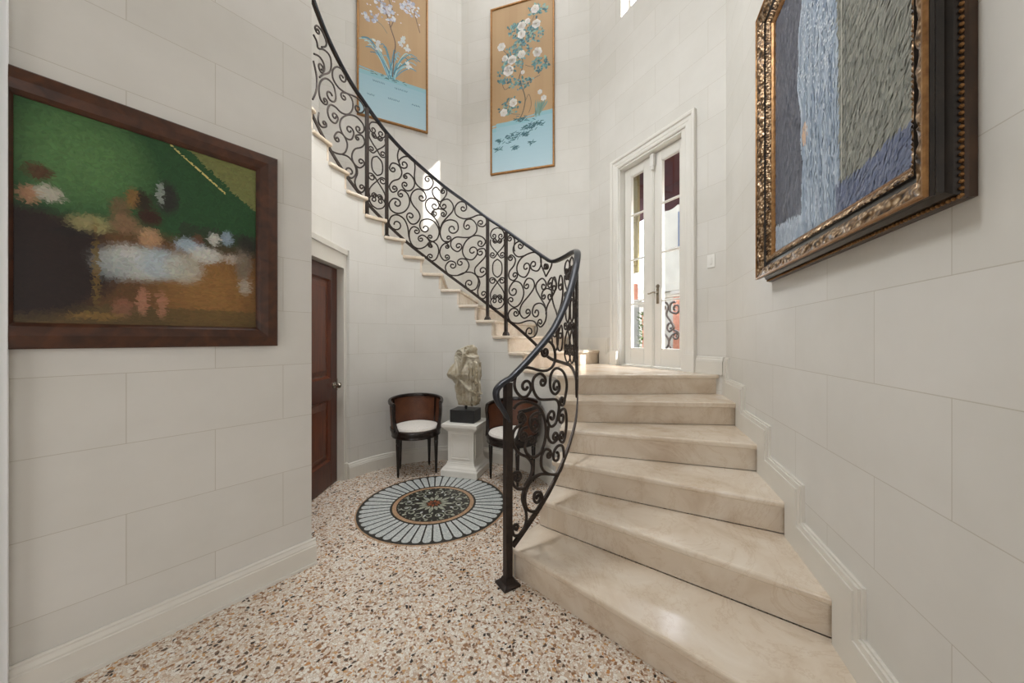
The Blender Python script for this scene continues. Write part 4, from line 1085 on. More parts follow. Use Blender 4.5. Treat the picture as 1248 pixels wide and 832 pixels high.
T_dark = tess_material('dark_tesserae', srgb(38, 38, 36), srgb(66, 64, 58))
T_light = tess_material('pale_blue_tesserae', srgb(176, 184, 184), srgb(206, 210, 206))
T_tan = tess_material('tan_tesserae', srgb(160, 128, 98), srgb(190, 158, 126))
T_sage = tess_material('sage_tesserae', srgb(136, 142, 126), srgb(172, 174, 156))
T_red = tess_material('rust_tesserae', srgb(134, 74, 48), srgb(166, 100, 66))
bm = bmesh.new()
def annulus(r0, r1, z, mi, n=96):
    a = [bm.verts.new((r0 * math.cos(2 * PI * i / n), r0 * math.sin(2 * PI * i / n), z)) for i in range(n)]
    b = [bm.verts.new((r1 * math.cos(2 * PI * i / n), r1 * math.sin(2 * PI * i / n), z)) for i in range(n)]
    for i in range(n): bm.faces.new((a[i], a[(i + 1) % n], b[(i + 1) % n], b[i])).material_index = mi
def patch(pts, z, mi): bm.faces.new([bm.verts.new((x, y, z)) for x, y in pts]).material_index = mi
lathe(bm, [(.602, 0), (.602, .002), (.60, .003)], 96, mi=2)
annulus(.001, .590, .0034, 0)
NR = 48
for i in range(NR):
    a = 2 * PI * i / NR; w0, w1 = .76 * PI / NR, .82 * PI / NR
    pts = [(.345 * math.cos(a + s * w0), .345 * math.sin(a + s * w0)) for s in (-1, 1)]
    for q in range(7):
        f = 1 - 2 * q / 6; rr_ = .548 + .024 * math.sqrt(max(0, 1 - f * f))
        pts.append((rr_ * math.cos(a + f * w1), rr_ * math.sin(a + f * w1)))
    patch(pts, .0038, 1)
annulus(.296, .328, .0038, 2)
# centre flower
for i in range(16):
    a = 2 * PI * i / 16; ln = .17 if i % 2 == 0 else .125
    pts = []
    for q in range(10):
        f = q / 9; pts.append((.055 + (ln - .055) * f, .016 * math.sin(PI * f ** .8)))
    pts = pts + [(x, -y) for x, y in pts[::-1][1:-1]]
    patch([(x * math.cos(a) - y * math.sin(a), x * math.sin(a) + y * math.cos(a)) for x, y in pts], .0039, 3)
for i in range(8):
    a = 2 * PI * i / 8 + .2
    for sg in (1, -1):       # scrolling tendrils
        sp = [((.21 + .045 * (1 - f * .8) * math.cos(f * 8)), sg * (.04 + .045 * (1 - f * .8) * math.sin(f * 8))) for f in [q / 20 for q in range(21)]]
        for p, q in zip(sp[:-1], sp[1:]):
            dx, dy = q[0] - p[0], q[1] - p[1]; l = math.hypot(dx, dy) or 1; nx, ny = -dy / l * .005, dx / l * .005
            pp = [(p[0] + nx, p[1] + ny), (q[0] + nx, q[1] + ny), (q[0] - nx, q[1] - ny), (p[0] - nx, p[1] - ny)]
            patch([(x * math.cos(a) - y * math.sin(a), x * math.sin(a) + y * math.cos(a)) for x, y in pp], .0040, 3)
    for sg in (-.5, .5):
        b_ = a + sg * .42; cx_, cy_ = .27 * math.cos(b_), .27 * math.sin(b_)
        patch([(cx_ + .014 * math.cos(q), cy_ + .014 * math.sin(q)) for q in [2 * PI * e / 9 for e in range(9)]], .0040, 3)
for i in range(24):
    a = 2 * PI * (i + .5) / 24; ln0, ln1 = (.19, .235) if i % 2 else (.15, .185)
    pts = [(ln0, 0), ((ln0 + ln1) / 2, .010), (ln1, 0), ((ln0 + ln1) / 2, -.010)]
    patch([(x * math.cos(a) - y * math.sin(a), x * math.sin(a) + y * math.cos(a)) for x, y in pts], .0041, 1 if i % 3 else 3)
for i in range(40):
    a = 2 * PI * i / 40; patch([(.281 * math.cos(a) + .0065 * math.cos(q), .281 * math.sin(a) + .0065 * math.sin(q)) for q in [2 * PI * e / 7 for e in range(7)]], .0041, 3)
for i in range(8):
    a = 2 * PI * i / 8; pts = [(.01, 0), (.04, .012), (.065, 0), (.04, -.012)]
    patch([(x * math.cos(a) - y * math.sin(a), x * math.sin(a) + y * math.cos(a)) for x, y in pts], .0042, 4)
me = bpy.data.meshes.new('mosaic_medallion'); bmesh.ops.recalc_face_normals(bm, faces=bm.faces); bm.to_mesh(me); bm.free()
mo = link('mosaic_medallion', me, [T_dark, T_light, T_tan, T_sage, T_red])
mo.location = (O[0] + .0, O[1] - .02, 0.0)
tag(mo, 'round stone mosaic with dark radiating stripes set in the pebble floor', 'mosaic')

# ================================================================== PAINTED SURFACES
class Dabs:
    """paint strokes: small flat strokes lying on a canvas, each with its own pigment"""
    def __init__(s): s.v = []; s.f = []; s.c = []; s.h = 0
    def poly(s, pts, col, lift=None):
        s.h += 1
        y = .0006 + s.h * 1.2e-7 if lift is None else lift
        b = len(s.v); s.v += [(x, y, z) for x, z in pts]; s.f.append(list(range(b, b + len(pts)))); s.c.append(col)
    def stroke(s, x, z, l, w, ang, col):
        ca, sa = math.cos(ang), math.sin(ang); l /= 2; w /= 2
        pts = [(-l, 0), (-l * .6, w), (l * .6, w * .9), (l, 0), (l * .6, -w), (-l * .6, -w * .9)]
        s.poly([(x + a * ca - b * sa, z + a * sa + b * ca) for a, b in pts], col)
    def disc(s, x, z, r, col, n=9, sq=1):
        s.poly([(x + r * math.cos(2 * PI * i / n), z + r * sq * math.sin(2 * PI * i / n)) for i in range(n)], col)
    def line(s, pts, w, col):
        for p, q in zip(pts[:-1], pts[1:]):
            l = math.hypot(q[0] - p[0], q[1] - p[1])
            s.stroke((p[0] + q[0]) / 2, (p[1] + q[1]) / 2, l * 1.35, w, math.atan2(q[1] - p[1], q[0] - p[0]), col)
    def ground(s, x0, x1, z0, z1, nx, nz, fn):
        for i in range(nx):
            for j in range(nz):
                u, v = (i + .5) / nx, (j + .5) / nz
                a, b = x0 + (x1 - x0) * i / nx, x0 + (x1 - x0) * (i + 1) / nx; c, d = z0 + (z1 - z0) * j / nz, z0 + (z1 - z0) * (j + 1) / nz
                s.poly([(a, c), (b, c), (b, d), (a, d)], fn(u, v), .0004)
    def build(s, name, m, parent):
        me = bpy.data.meshes.new(name); me.from_pydata(s.v, [], s.f); me.update()
        at = me.attributes.new('paint', 'FLOAT_COLOR', 'FACE')
        for i, c in enumerate(s.c): at.data[i].color = (*c, 1)
        return link(name, me, m, parent)
def jit(c, k=.12):
    f = 1 + random.uniform(-k, k)
    return tuple(max(0, v * f * (1 + random.uniform(-k, k) * .35)) for v in c)
def mixc(a, b, f): return tuple(x + (y - x) * f for x, y in zip(a, b))

def frame_loft(bm, w, h, prof, sub=1, relief=None, sel=None):
    """mitred picture frame around [0,w]x[0,h]: prof = list of (inset from the outer edge, projection from the wall)"""
    cor = lambda e: [(e, e), (w - e, e), (w - e, h - e), (e, h - e)]
    rows = []
    for e, y in prof:
        c = cor(e); ring = []
        for j in range(4):
            p, q = c[j], c[(j + 1) % 4]
            for i in range(sub):
                f = i / sub; ring.append((p[0] + (q[0] - p[0]) * f, p[1] + (q[1] - p[1]) * f))
        rr_ = []
        for (x, z) in ring:
            yy = y + (relief(x, z, e) if relief else 0)
            rr_.append(bm.verts.new((x, yy, z)))
        rows.append(rr_)
    n = len(rows[0])
    for A, B in zip(rows[:-1], rows[1:]):
        for j in range(n): bm.faces.new((A[j], A[(j + 1) % n], B[(j + 1) % n], B[j]))

def picture(name, label, cat, P, d, n, t0, z0, flip):
    """root whose local +x runs left to right as seen from the room, +y towards the room"""
    t = thing(name, label, cat)
    dd = Vector((d[0], d[1], 0)) * (-1 if flip else 1)
    o = wp(P, d, n, t0, 0, z0)
    t.matrix_world = Matrix(((dd.x, n[0], 0, o.x), (dd.y, n[1], 0, o.y), (0, 0, 1, o.z), (0, 0, 0, 1)))
    return t
def canvas(t, x0, x1, z0, z1, y, m):
    bm = bmesh.new(); box(bm, x0, x1, .004, y, z0, z1); return obj('canvas', bm, m, t)

# ---- left wall: wide dark-framed oil painting (a loose colour composition, no figures)
W, Hh = .955, 1.042
p1 = picture('framed_painting', 'wide oil painting in plain dark brown frame on the left wall', 'painting', L0, LD, LN, 1.146, 1.322, True)
bm = bmesh.new(); frame_loft(bm, W, Hh, [(0, .001), (0, .030), (.006, .036), (.05, .046), (.085, .040), (.094, .030), (.10, .022), (.10, .004)])
obj('frame', bm, M['frame_brown'], p1)
base_c, _, bc = mat('canvas_ground', srgb(80, 78, 50), .6); M['canvas'] = base_c
canvas(p1, .095, W - .095, .087, Hh - .098, .016, base_c)
D_ = Dabs()
CX0, CX1, CZ0, CZ1 = .10, W - .10, .092, Hh - .10
cw, chh = CX1 - CX0, CZ1 - CZ0
PATCH = [  # soft clouds of pigment: u, v, ru, rv, colour, strength
    (.42, .33, .15, .085, srgb(196, 198, 192), .95), (.33, .30, .08, .07, srgb(150, 158, 158), .6), (.52, .34, .10, .08, srgb(168, 182, 190), .8), (.62, .33, .09, .08, srgb(186, 184, 170), .8),
    (.47, .47, .05, .05, srgb(190, 148, 112), .8), (.47, .58, .05, .045, srgb(60, 24, 20), .9), (.43, .66, .055, .05, srgb(46, 26, 20), .9), (.35, .60, .04, .05, srgb(120, 86, 62), .7), (.37, .52, .06, .05, srgb(150, 110, 82), .7),
    (.65, .46, .07, .04, srgb(164, 180, 192), .9), (.73, .42, .08, .045, srgb(200, 200, 192), .9), (.69, .50, .03, .03, srgb(110, 70, 48), .7), (.77, .52, .03, .035, srgb(206, 204, 196), .8), (.84, .54, .03, .04, srgb(150, 168, 184), .8),
    (.87, .42, .06, .025, srgb(190, 180, 168), .7), (.93, .40, .045, .11, srgb(120, 108, 94), .85), (.94, .26, .035, .05, srgb(180, 172, 156), .7), (.95, .52, .05, .05, srgb(40, 36, 32), .8),
    (.10, .60, .05, .035, srgb(190, 182, 168), .85), (.07, .69, .045, .035, srgb(82, 46, 30), .9), (.04, .58, .03, .04, srgb(176, 130, 100), .8), (.24, .49, .075, .045, srgb(150, 142, 96), .85), (.26, .30, .012, .20, srgb(118, 94, 44), .8),
    (.44, .13, .025, .07, srgb(176, 124, 98), .8), (.52, .12, .022, .07, srgb(170, 118, 92), .8), (.36, .09, .04, .05, srgb(150, 100, 78), .6), (.26, .045, .10, .018, srgb(140, 108, 54), .7),
    (.545, .70, .05, .085, srgb(44, 42, 38), .95), (.515, .72, .015, .06, srgb(150, 160, 150), .8), (.395, .66, .025, .05, srgb(146, 108, 60), .7), (.19, .44, .10, .02, srgb(30, 24, 22), .7)]
def oil(u, v):
    g = max(0, 1 - ((u - .22) / .30) ** 2 - ((v - .80) / .3) ** 2)
    c1 = mixc(srgb(42, 78, 44), srgb(88, 126, 74), g)
    if v > 1.46 - .72 * u: c1 = srgb(118, 120, 70)
    f2 = max(0, 1 - ((u - .75) / .32) ** 2 - ((v - .22) / .3) ** 2)
    c2 = mixc(srgb(98, 68, 38), srgb(146, 106, 58), f2)
    if v < .1: c2 = mixc(c2, srgb(88, 76, 44), .6)
    f = min(1, max(0, (v - .45) / .07)); c = mixc(c2, c1, f)
    if u > .6 and .44 < v < .58: c = mixc(c, srgb(50, 50, 42), .6)
    dk = max(0, 1 - ((u - .02) / .36) ** 2 - ((v - .28) / .28) ** 2)
    c = mixc(c, srgb(38, 24, 20), min(1, dk * 2.4))
    for a_, b_, ra, rb, cc, st in PATCH:
        d = ((u - a_) / ra) ** 2 + ((v - b_) / rb) ** 2
        if d < 2.2: c = mixc(c, cc, st * math.exp(-d ** 3 * .7))
    return c
D_.ground(CX0 - .006, CX1 + .006, CZ0 - .006, CZ1 + .006, 96, 96, oil)
D_.line([(CX0 + cw * (.56 + .27 * f), CZ0 + chh * (1.0 - .19 * f) - .004) for f in [q / 12 for q in range(13)]], .010, srgb(206, 190, 118))
for _ in range(11000):
    u, v = random.random(), random.random(); c = jit(oil(u, v), .13)
    l = .012 + .026 * random.random(); ang = random.gauss(0, .3) if v < .3 and u > .45 else random.uniform(0, PI)
    x, z = CX0 + .004 + u * (cw - .008), CZ0 + .004 + v * (chh - .008)
    if u > .54 and abs(v - (1.0 - .19 * (u - .56) / .27)) < .012 and u < .84: continue
    l = min(l, 2 * min(x - CX0, CX1 - x) + .004); D_.stroke(x, z, l, .004 + .007 * random.random(), ang if min(z - CZ0, CZ1 - z) > .02 else 0, c)
b = D_.build('brushwork', M['paint'], p1); b.location = (0, .016, 0)

# ---- right wall: tall portrait-format painting in a carved gilt frame
W2, H2 = 1.30, 1.53
p2 = picture('gilt_framed_painting', 'tall painting of a long pale dress in carved gilt frame on right wall', 'painting', D0, DD, DN, 1.095, 1.69, False)
bm = bmesh.new(); frame_loft(bm, W2, H2, [(0, .001), (0, .016), (.004, .022), (.012, .024), (.016, .022)]); obj('outer_moulding', bm, M['walnut'], p2)
bm = bmesh.new()
sp_ = .016
for j, (ax, az, dx, dz, ln) in enumerate(((0, 0, 1, 0, W2), (0, 0, 0, 1, H2), (W2, 0, 0, 1, H2))):
    for i in range(int(ln / sp_)):
        q = (i + .5) * sp_; x, z = ax + dx * q, az + dz * q
        x = min(max(x, .006), W2 - .006); z = min(max(z, .006), H2 - .006)
        bmesh.ops.create_icosphere(bm, subdivisions=1, radius=.0055, matrix=Matrix.Translation((x, .025, z)))
obj('bead_moulding', bm, M['gold'], p2, smooth=True)
bm = bmesh.new(); frame_loft(bm, W2, H2, [(.010, .02), (.012, .036), (.024, .044), (.026, .058), (.016, .066), (.014, .076), (.020, .082)]); obj('black_cove', bm, M['black_frame'], p2)
bm = bmesh.new(); frame_loft(bm, W2, H2, [(.014, .078), (.013, .084), (.017, .088), (.022, .088), (.026, .083)]); obj('gilt_edge', bm, M['gold'], p2)
def relief(x, z, e):
    s = x if min(z, H2 - z) < .1 and .05 < x < W2 - .05 else z
    k = math.sin(PI * (e - .024) / .05) if .024 < e < .074 else 0
    leaf_ = .5 + .5 * math.sin(s * 62 + (e - .05) * 90 * (1 if math.sin(s * 15.5) > 0 else -1))
    return k * (.010 * leaf_ + .004 * noise.noise(Vector((x * 60, z * 60, e * 60))))
bm = bmesh.new(); frame_loft(bm, W2, H2, [(.024 + .05 * q / 8, .082 - .020 * (q / 8)) for q in range(9)], 220, relief); obj('carved_leaf_moulding', bm, M['ornate'], p2, smooth=True)
bm = bmesh.new(); frame_loft(bm, W2, H2, [(.074, .062), (.078, .052), (.094, .050), (.098, .058)]); obj('inner_cove', bm, M['black_frame'], p2)
bm = bmesh.new(); frame_loft(bm, W2, H2, [(.098, .058), (.102, .060), (.110, .054), (.122, .046), (.124, .042)], 200, lambda x, z, e: .0025 * math.sin((x + z) * 420) if .099 < e < .122 else 0); obj('beaded_band', bm, M['ornate'], p2)
bm = bmesh.new(); frame_loft(bm, W2, H2, [(.124, .042), (.128, .043), (.138, .036), (.142, .030), (.142, .02)]); obj('gilt_fillet', bm, M['gold'], p2)
cb, _, _ = mat('blue_grey_ground', srgb(110, 116, 124), .6)
canvas(p2, .13, W2 - .13, .13, H2 - .13, .026, cb)
D_ = Dabs(); X0, X1, Z0, Z1 = .14, W2 - .14, .14, H2 - .14; cw, chh = X1 - X0, Z1 - Z0
def dress_l(v): return .315 - .045 * math.exp(-((v - .62) / .2) ** 2) + .05 * max(0, v - .8) - .9 * max(0, .10 - v) + .008 * math.sin(v * 31)
def dress_r(v): return .60 + .03 * (1 - v)
def por(u, v):
    if v < .085 + .05 * max(0, u - .66) and u > .6: return mixc(srgb(92, 102, 132), srgb(120, 128, 148), random.random())
    if dress_l(v) < u < dress_r(v):
        s = .5 + .5 * math.sin(u * 85 + math.sin(v * 6) * 2); return mixc(srgb(132, 150, 172), srgb(188, 200, 212), s * .45 + .25 * random.random() + .15)
    if u <= dress_l(v):
        if v < .11 - u * .1: return mixc(srgb(150, 164, 182), srgb(196, 206, 216), random.random())
        return mixc(srgb(86, 90, 104), srgb(112, 114, 124), random.random())
    return mixc(srgb(120, 122, 114), srgb(152, 152, 142), random.random())
D_.ground(X0 - .004, X1 + .004, Z0 - .004, Z1 + .004, 80, 90, por)
for _ in range(14000):
    u, v = random.random(), random.random(); c = jit(por(u, v), .05); x, z = X0 + .004 + u * (cw - .008), Z0 + .004 + v * (chh - .008)
    ang = PI / 2 + random.gauss(0, .18) if u < dress_r(v) else random.uniform(.4, 1.3)
    ll = min(.016 + .026 * random.random(), 2 * min(z - Z0, Z1 - z) + .004)
    if min(x - X0, X1 - x) < .02: ang = PI / 2
    D_.stroke(x, z, ll, .005 + .006 * random.random(), ang, c)
for _ in range(60):   # hand
    a, r = random.uniform(0, 2 * PI), math.sqrt(random.random()); D_.stroke(X0 + cw * (.345 + .024 * r * math.cos(a)), Z0 + chh * (.36 + .038 * r * math.sin(a)), .02, .007, PI / 2 + random.gauss(0, .15), jit(srgb(206, 176, 152), .05))
D_.line([(X0 + cw * .64, Z0 + chh * (.1 + .9 * q / 40) - .004) for q in range(41)], .007, srgb(172, 170, 160)); D_.line([(X0 + cw * .665, Z0 + chh * (.09 + .91 * q / 40) - .004) for q in range(41)], .005, srgb(108, 110, 108))
for f0, dx, k in ((.36, .00, .5), (.41, .01, 1), (.45, .005, .6), (.50, .015, .4), (.55, .01, 1), (.585, .0, .7)):   # long folds of the skirt
    for q in range(46):
        v = .02 + .40 * q / 46 * (1 + .2 * k); uu = f0 + dx * math.sin(v * 9 + f0 * 20) - .05 * (.5 - f0) * (.4 - v)
        D_.stroke(X0 + uu * cw, Z0 + v * chh, .03, .006, PI / 2 + random.gauss(0, .06), jit(random.choice([srgb(112, 128, 152), srgb(206, 216, 224), srgb(140, 156, 178)]), .05))
for q in range(90):   # edge of the sleeve
    v = .34 + .5 * q / 90; D_.stroke(X0 + (dress_l(v) + .012) * cw, Z0 + v * chh, .026, .006, PI / 2 + random.gauss(0, .1), jit(srgb(196, 206, 218), .05))
    D_.stroke(X0 + (.43 + .02 * math.sin(v * 7)) * cw, Z0 + v * chh, .024, .005, PI / 2 + random.gauss(0, .15), jit(srgb(120, 134, 156), .06))
for _ in range(260):
    v = random.uniform(.36, .98); u = random.uniform(.44, .58); D_.stroke(X0 + u * cw, Z0 + v * chh, .02, .006, random.uniform(.8, 2.3), jit(random.choice([srgb(120, 136, 162), srgb(196, 206, 218), srgb(168, 182, 200)]), .06))
for _ in range(500): # lace on the bodice
    v = random.uniform(.5, .99); u = random.uniform(dress_l(v) + .02, dress_r(v) - .02); D_.disc(X0 + u * cw, Z0 + v * chh, random.uniform(.003, .006), jit(srgb(206, 214, 222), .06), 6)
for _ in range(70):
    D_.stroke(X0 + cw * random.uniform(.62, .68), Z0 + chh * random.uniform(.82, .92), .018, .006, random.uniform(0, PI), jit(srgb(150, 156, 160), .2))
b = D_.build('brushwork', M['paint'], p2); b.location = (0, .026, 0)

# ---- two tall painted silk panels
def silk_ground(D_, w, h, top, zline):
    gold = [srgb(192, 162, 124), srgb(178, 146, 108)]
    nx, nz = 14, 40
    for i in range(nx):
        for j in range(nz):
            x0, x1 = w * i / nx, w * (i + 1) / nx; z0, z1 = h * j / nz, h * (j + 1) / nz
            zm = (z0 + z1) / 2; zl = zline((x0 + x1) / 2)
            if zm < zl - h / nz: c = mixc(srgb(178, 204, 214), srgb(156, 192, 204), zm / zl)
            elif zm < zl: c = srgb(146, 190, 200)
            else: c = mixc(gold[0], gold[1], .5 + .5 * noise.noise(Vector((i * .35, j * .12, w))))
            D_.poly([(x0, z0), (x1, z0), (x1, z1), (x0, z1)], c, .0004)
    pts = [(w * i / 30, zline(w * i / 30)) for i in range(31)]
    D_.line(pts, .02, srgb(150, 188, 198))
def blossom(D_, x, z, r, c=srgb(232, 228, 222)):
    n = 6; a0 = random.uniform(0, 6)
    for i in range(n):
        a = a0 + 2 * PI * i / n; D_.disc(x + r * .55 * math.cos(a), z + r * .55 * math.sin(a), r * .52, jit(c, .07), 8)
    D_.disc(x, z, r * .45, jit(mixc(c, srgb(240, 232, 224), .5), .05), 8); D_.disc(x, z, r * .14, srgb(196, 178, 130), 6)
def leaf_(D_, x, z, l, ang, c):
    w = l * .3; pts = [(0, 0), (l * .3, w), (l * .7, w * .8), (l, 0), (l * .7, -w * .8), (l * .3, -w)]
    ca, sa = math.cos(ang), math.sin(ang); D_.poly([(x + a * ca - b * sa, z + a * sa + b * ca) for a, b in pts], c)
teal = [srgb(88, 128, 130), srgb(112, 152, 150), srgb(70, 104, 112), srgb(140, 172, 160), srgb(96, 140, 148)]
def panel(name, label, P, d, n, t0, t1, z0, z1, draw, zline):
    w, h = t1 - t0, z1 - z0
    t = picture(name, label, 'wall panel', P, d, n, t0, z0, False)
    t['group'] = 'painted silk panels'
    bm = bmesh.new(); frame_loft(bm, w, h, [(0, .002), (0, .034), (.004, .038), (.018, .038), (.024, .032), (.026, .020)]); obj('frame', bm, M['thin_gold'], t)
    gc, _, _ = mat('gold_silk', srgb(190, 154, 112), .6)
    canvas(t, .02, w - .02, .02, h - .02, .022, gc)
    D_ = Dabs(); silk_ground(D_, w - .052, h - .052, None, zline); draw(D_, w - .052, h - .052)
    b = D_.build('painted_flowers', M['silk'], t); b.location = (.026, .022, .026)
def draw_rose(D_, w, h):
    # branching stem from the bank, roses in the upper half
    stem = [srgb(96, 110, 108), srgb(112, 104, 90)]
    def br(pts, wd): D_.line(catmull([(x * w, z * h) for x, z in pts], 8), wd, random.choice(stem))
    br([(.44, .29), (.52, .34), (.56, .42), (.50, .50), (.46, .55), (.52, .62), (.50, .72), (.56, .82)], .016)
    br([(.50, .50), (.36, .52), (.22, .50), (.16, .56)], .010); br([(.52, .47), (.66, .52), (.80, .54)], .009); br([(.5, .7), (.3, .7), (.16, .76)], .009)
    br([(.56, .62), (.7, .60), (.85, .64)], .009); br([(.54, .8), (.68, .88), (.74, .94)], .009); br([(.48, .33), (.30, .35), (.2, .40)], .008); br([(.56, .4), (.62, .44), (.66, .38), (.62, .33)], .008)
    for cx, cz, rx, rz_, k in ((.5, .82, .2, .07, 90), (.72, .80, .12, .06, 60), (.76, .93, .16, .035, 60), (.36, .66, .18, .06, 80), (.22, .58, .12, .05, 50), (.45, .72, .2, .05, 60), (.80, .60, .14, .045, 60),
                               (.48, .52, .22, .035, 50), (.30, .39, .16, .05, 60), (.42, .86, .14, .03, 40)):
        for _ in range(k):
            a, r = random.uniform(0, 2 * PI), math.sqrt(random.random())
            leaf_(D_, (cx + rx * r * math.cos(a)) * w, (cz + rz_ * r * math.sin(a)) * h, random.uniform(.03, .06), random.uniform(0, 2 * PI), jit(random.choice(teal), .1))
    for x, z, r in ((.50, .86, .062), (.50, .81, .060), (.74, .85, .062), (.16, .765, .06), (.34, .67, .066), (.5, .69, .058), (.28, .61, .078), (.22, .69, .045), (.76, .68, .066), (.72, .94, .06), (.60, .88, .04), (.36, .41, .06), (.2, .36, .056), (.52, .58, .03), (.86, .40, .04), (.80, .44, .035)):
        blossom(D_, x * w, z * h, r)
    for _ in range(22):
        a = random.uniform(.9, 2.2); D_.stroke((.78 + random.uniform(-.05, .05) + .06 * math.cos(a)) * w, .345 * h, random.uniform(.14, .28), .014, a, jit(srgb(128, 158, 146), .12))
    for cx, cz, rx, rz_, k, sg in ((.5, .30, .14, .012, 30, 1), (.62, .245, .12, .018, 40, 1), (.34, .20, .14, .022, 40, 1), (.78, .255, .1, .012, 26, 1), (.56, .205, .1, .010, 22, 1), (.4, .135, .07, .012, 18, 1), (.12, .19, .07, .01, 14, 1), (.1, .145, .06, .01, 12, 1), (.65, .15, .06, .01, 10, 1)):
        for _ in range(k): D_.stroke((cx + random.gauss(0, rx * .5)) * w, (cz + random.gauss(0, rz_ * .6)) * h, .06, .010, random.gauss(.25, .5), jit(srgb(74, 112, 120), .2))
def draw_iris(D_, w, h):
    for _ in range(30):   # sword leaves
        s = random.choice((-1, 1)); ln = random.uniform(.25, .58); sp = random.uniform(.05, .42)
        b0 = .46 + random.uniform(-.05, .05)
        pts = catmull([((b0) * w, .245 * h), ((b0 + s * sp * .35) * w, (.245 + ln * .2) * h), ((b0 + s * sp * .75) * w, (.245 + ln * .33) * h), ((b0 + s * sp * 1.05) * w, (.245 + ln * .32) * h)], 6)
        D_.line(pts, .014, jit(random.choice([srgb(96, 150, 170), srgb(128, 176, 190), srgb(78, 124, 138), srgb(168, 206, 210)]), .1))
    D_.line(catmull([(.48 * w, .26 * h), (.5 * w, .38 * h), (.52 * w, .46 * h), (.45 * w, .54 * h), (.38 * w, .62 * h), (.22 * w, .72 * h), (.12 * w, .80 * h)], 6), .016, srgb(110, 92, 82))
    D_.line(catmull([(.45 * w, .54 * h), (.5 * w, .62 * h), (.4 * w, .74 * h), (.58 * w, .80 * h), (.75 * w, .74 * h), (.9 * w, .58 * h)], 6), .012, srgb(110, 92, 82))
    D_.line(catmull([(.58 * w, .80 * h), (.66 * w, .88 * h), (.72 * w, .97 * h)], 6), .012, srgb(110, 92, 82)); D_.line(catmull([(.4 * w, .5 * h), (.3 * w, .54 * h), (.14 * w, .55 * h)], 6), .009, srgb(120, 128, 118))
    for cx, cz, rx, rz_, k in ((.28, .68, .2, .06, 60), (.16, .56, .12, .03, 24), (.66, .86, .22, .06, 70), (.74, .70, .16, .05, 46), (.4, .61, .12, .04, 30), (.45, .92, .2, .05, 40), (.86, .9, .1, .05, 20), (.3, .85, .12, .05, 20), (.5, .78, .2, .04, 24)):
        for _ in range(k):
            a, r = random.uniform(0, 2 * PI), math.sqrt(random.random()); blossom(D_, (cx + rx * r * math.cos(a)) * w, (cz + rz_ * r * math.sin(a)) * h, random.uniform(.010, .024), random.choice([srgb(226, 230, 238), srgb(196, 204, 222), srgb(214, 210, 218), srgb(170, 178, 200)]))
    for _ in range(60): D_.disc(random.uniform(.1, .92) * w, random.uniform(.56, .98) * h, .010, jit(srgb(222, 214, 220), .05), 6)
    for x, z in ((.62, .475), (.28, .40), (.72, .36), (.24, .43), (.70, .46), (.66, .50)):
        for q in range(5): leaf_(D_, x * w, z * h, .06, random.uniform(0, 2 * PI), jit(srgb(214, 218, 216), .08))
    for _ in range(16): D_.stroke(random.uniform(.18, .7) * w, random.uniform(.235, .255) * h, .05, .01, random.gauss(0, .3), jit(srgb(86, 120, 122), .2))
    for x0, zz, k in ((.2, .205, 8), (.52, .20, 9), (.42, .13, 8), (.78, .135, 6), (.12, .12, 5)):
        for i in range(k): D_.stroke((x0 + i * .022) * w, zz * h, .03, .009, PI / 2 + random.gauss(0, .4), jit(srgb(104, 132, 150), .15))
panel('silk_panel', 'tall painted silk panel of white roses over a blue bank, right of the wall corner', B0, BD, BN, .479, 1.428, 3.766, 6.196, draw_rose, lambda x: .68 + .10 * x)
panel('silk_panel', 'tall painted silk panel of blue sword leaves and small blossom, left above the handrail', A0, AD, AN, .44, 1.38, 4.326, 6.756, draw_iris, lambda x: .62 - .06 * x)
# ================================================================== OUTSIDE THE FRENCH DOORS
CO = Matrix(((CD[0], -CN[0], 0, C0[0]), (CD[1], -CN[1], 0, C0[1]), (0, 0, 1, 0), (0, 0, 0, 1)))   # x along wall, y outwards
render_w = noisy('pale_render', srgb(150, 142, 126), srgb(138, 130, 115), 3, .8)
ochre_w = noisy('ochre_render', srgb(128, 116, 78), srgb(112, 101, 68), 3, .8)
brick_m = noisy('terracotta_brick', srgb(172, 116, 92), srgb(152, 98, 76), 18, .8)
maroon = noisy('maroon_canvas', srgb(72, 16, 22), srgb(58, 12, 18), 9, .8)
leafm = noisy('leaf_green', srgb(40, 58, 24), srgb(78, 94, 42), 25, .7)
shut = noisy('blue_grey_shutter', srgb(50, 58, 76), srgb(42, 50, 66), 8, .6)
stonem = noisy('pale_balcony_stone', srgb(150, 145, 136), srgb(136, 131, 122), 6, .7)
greyw = noisy('grey_render', srgb(130, 128, 120), srgb(116, 114, 107), 5, .8)

bm = bmesh.new(); box(bm, -3.5, 4.0, .2, 1.25, LAND - .16, LAND - .04, CO); struct(obj('floor_balcony', bm, stonem))
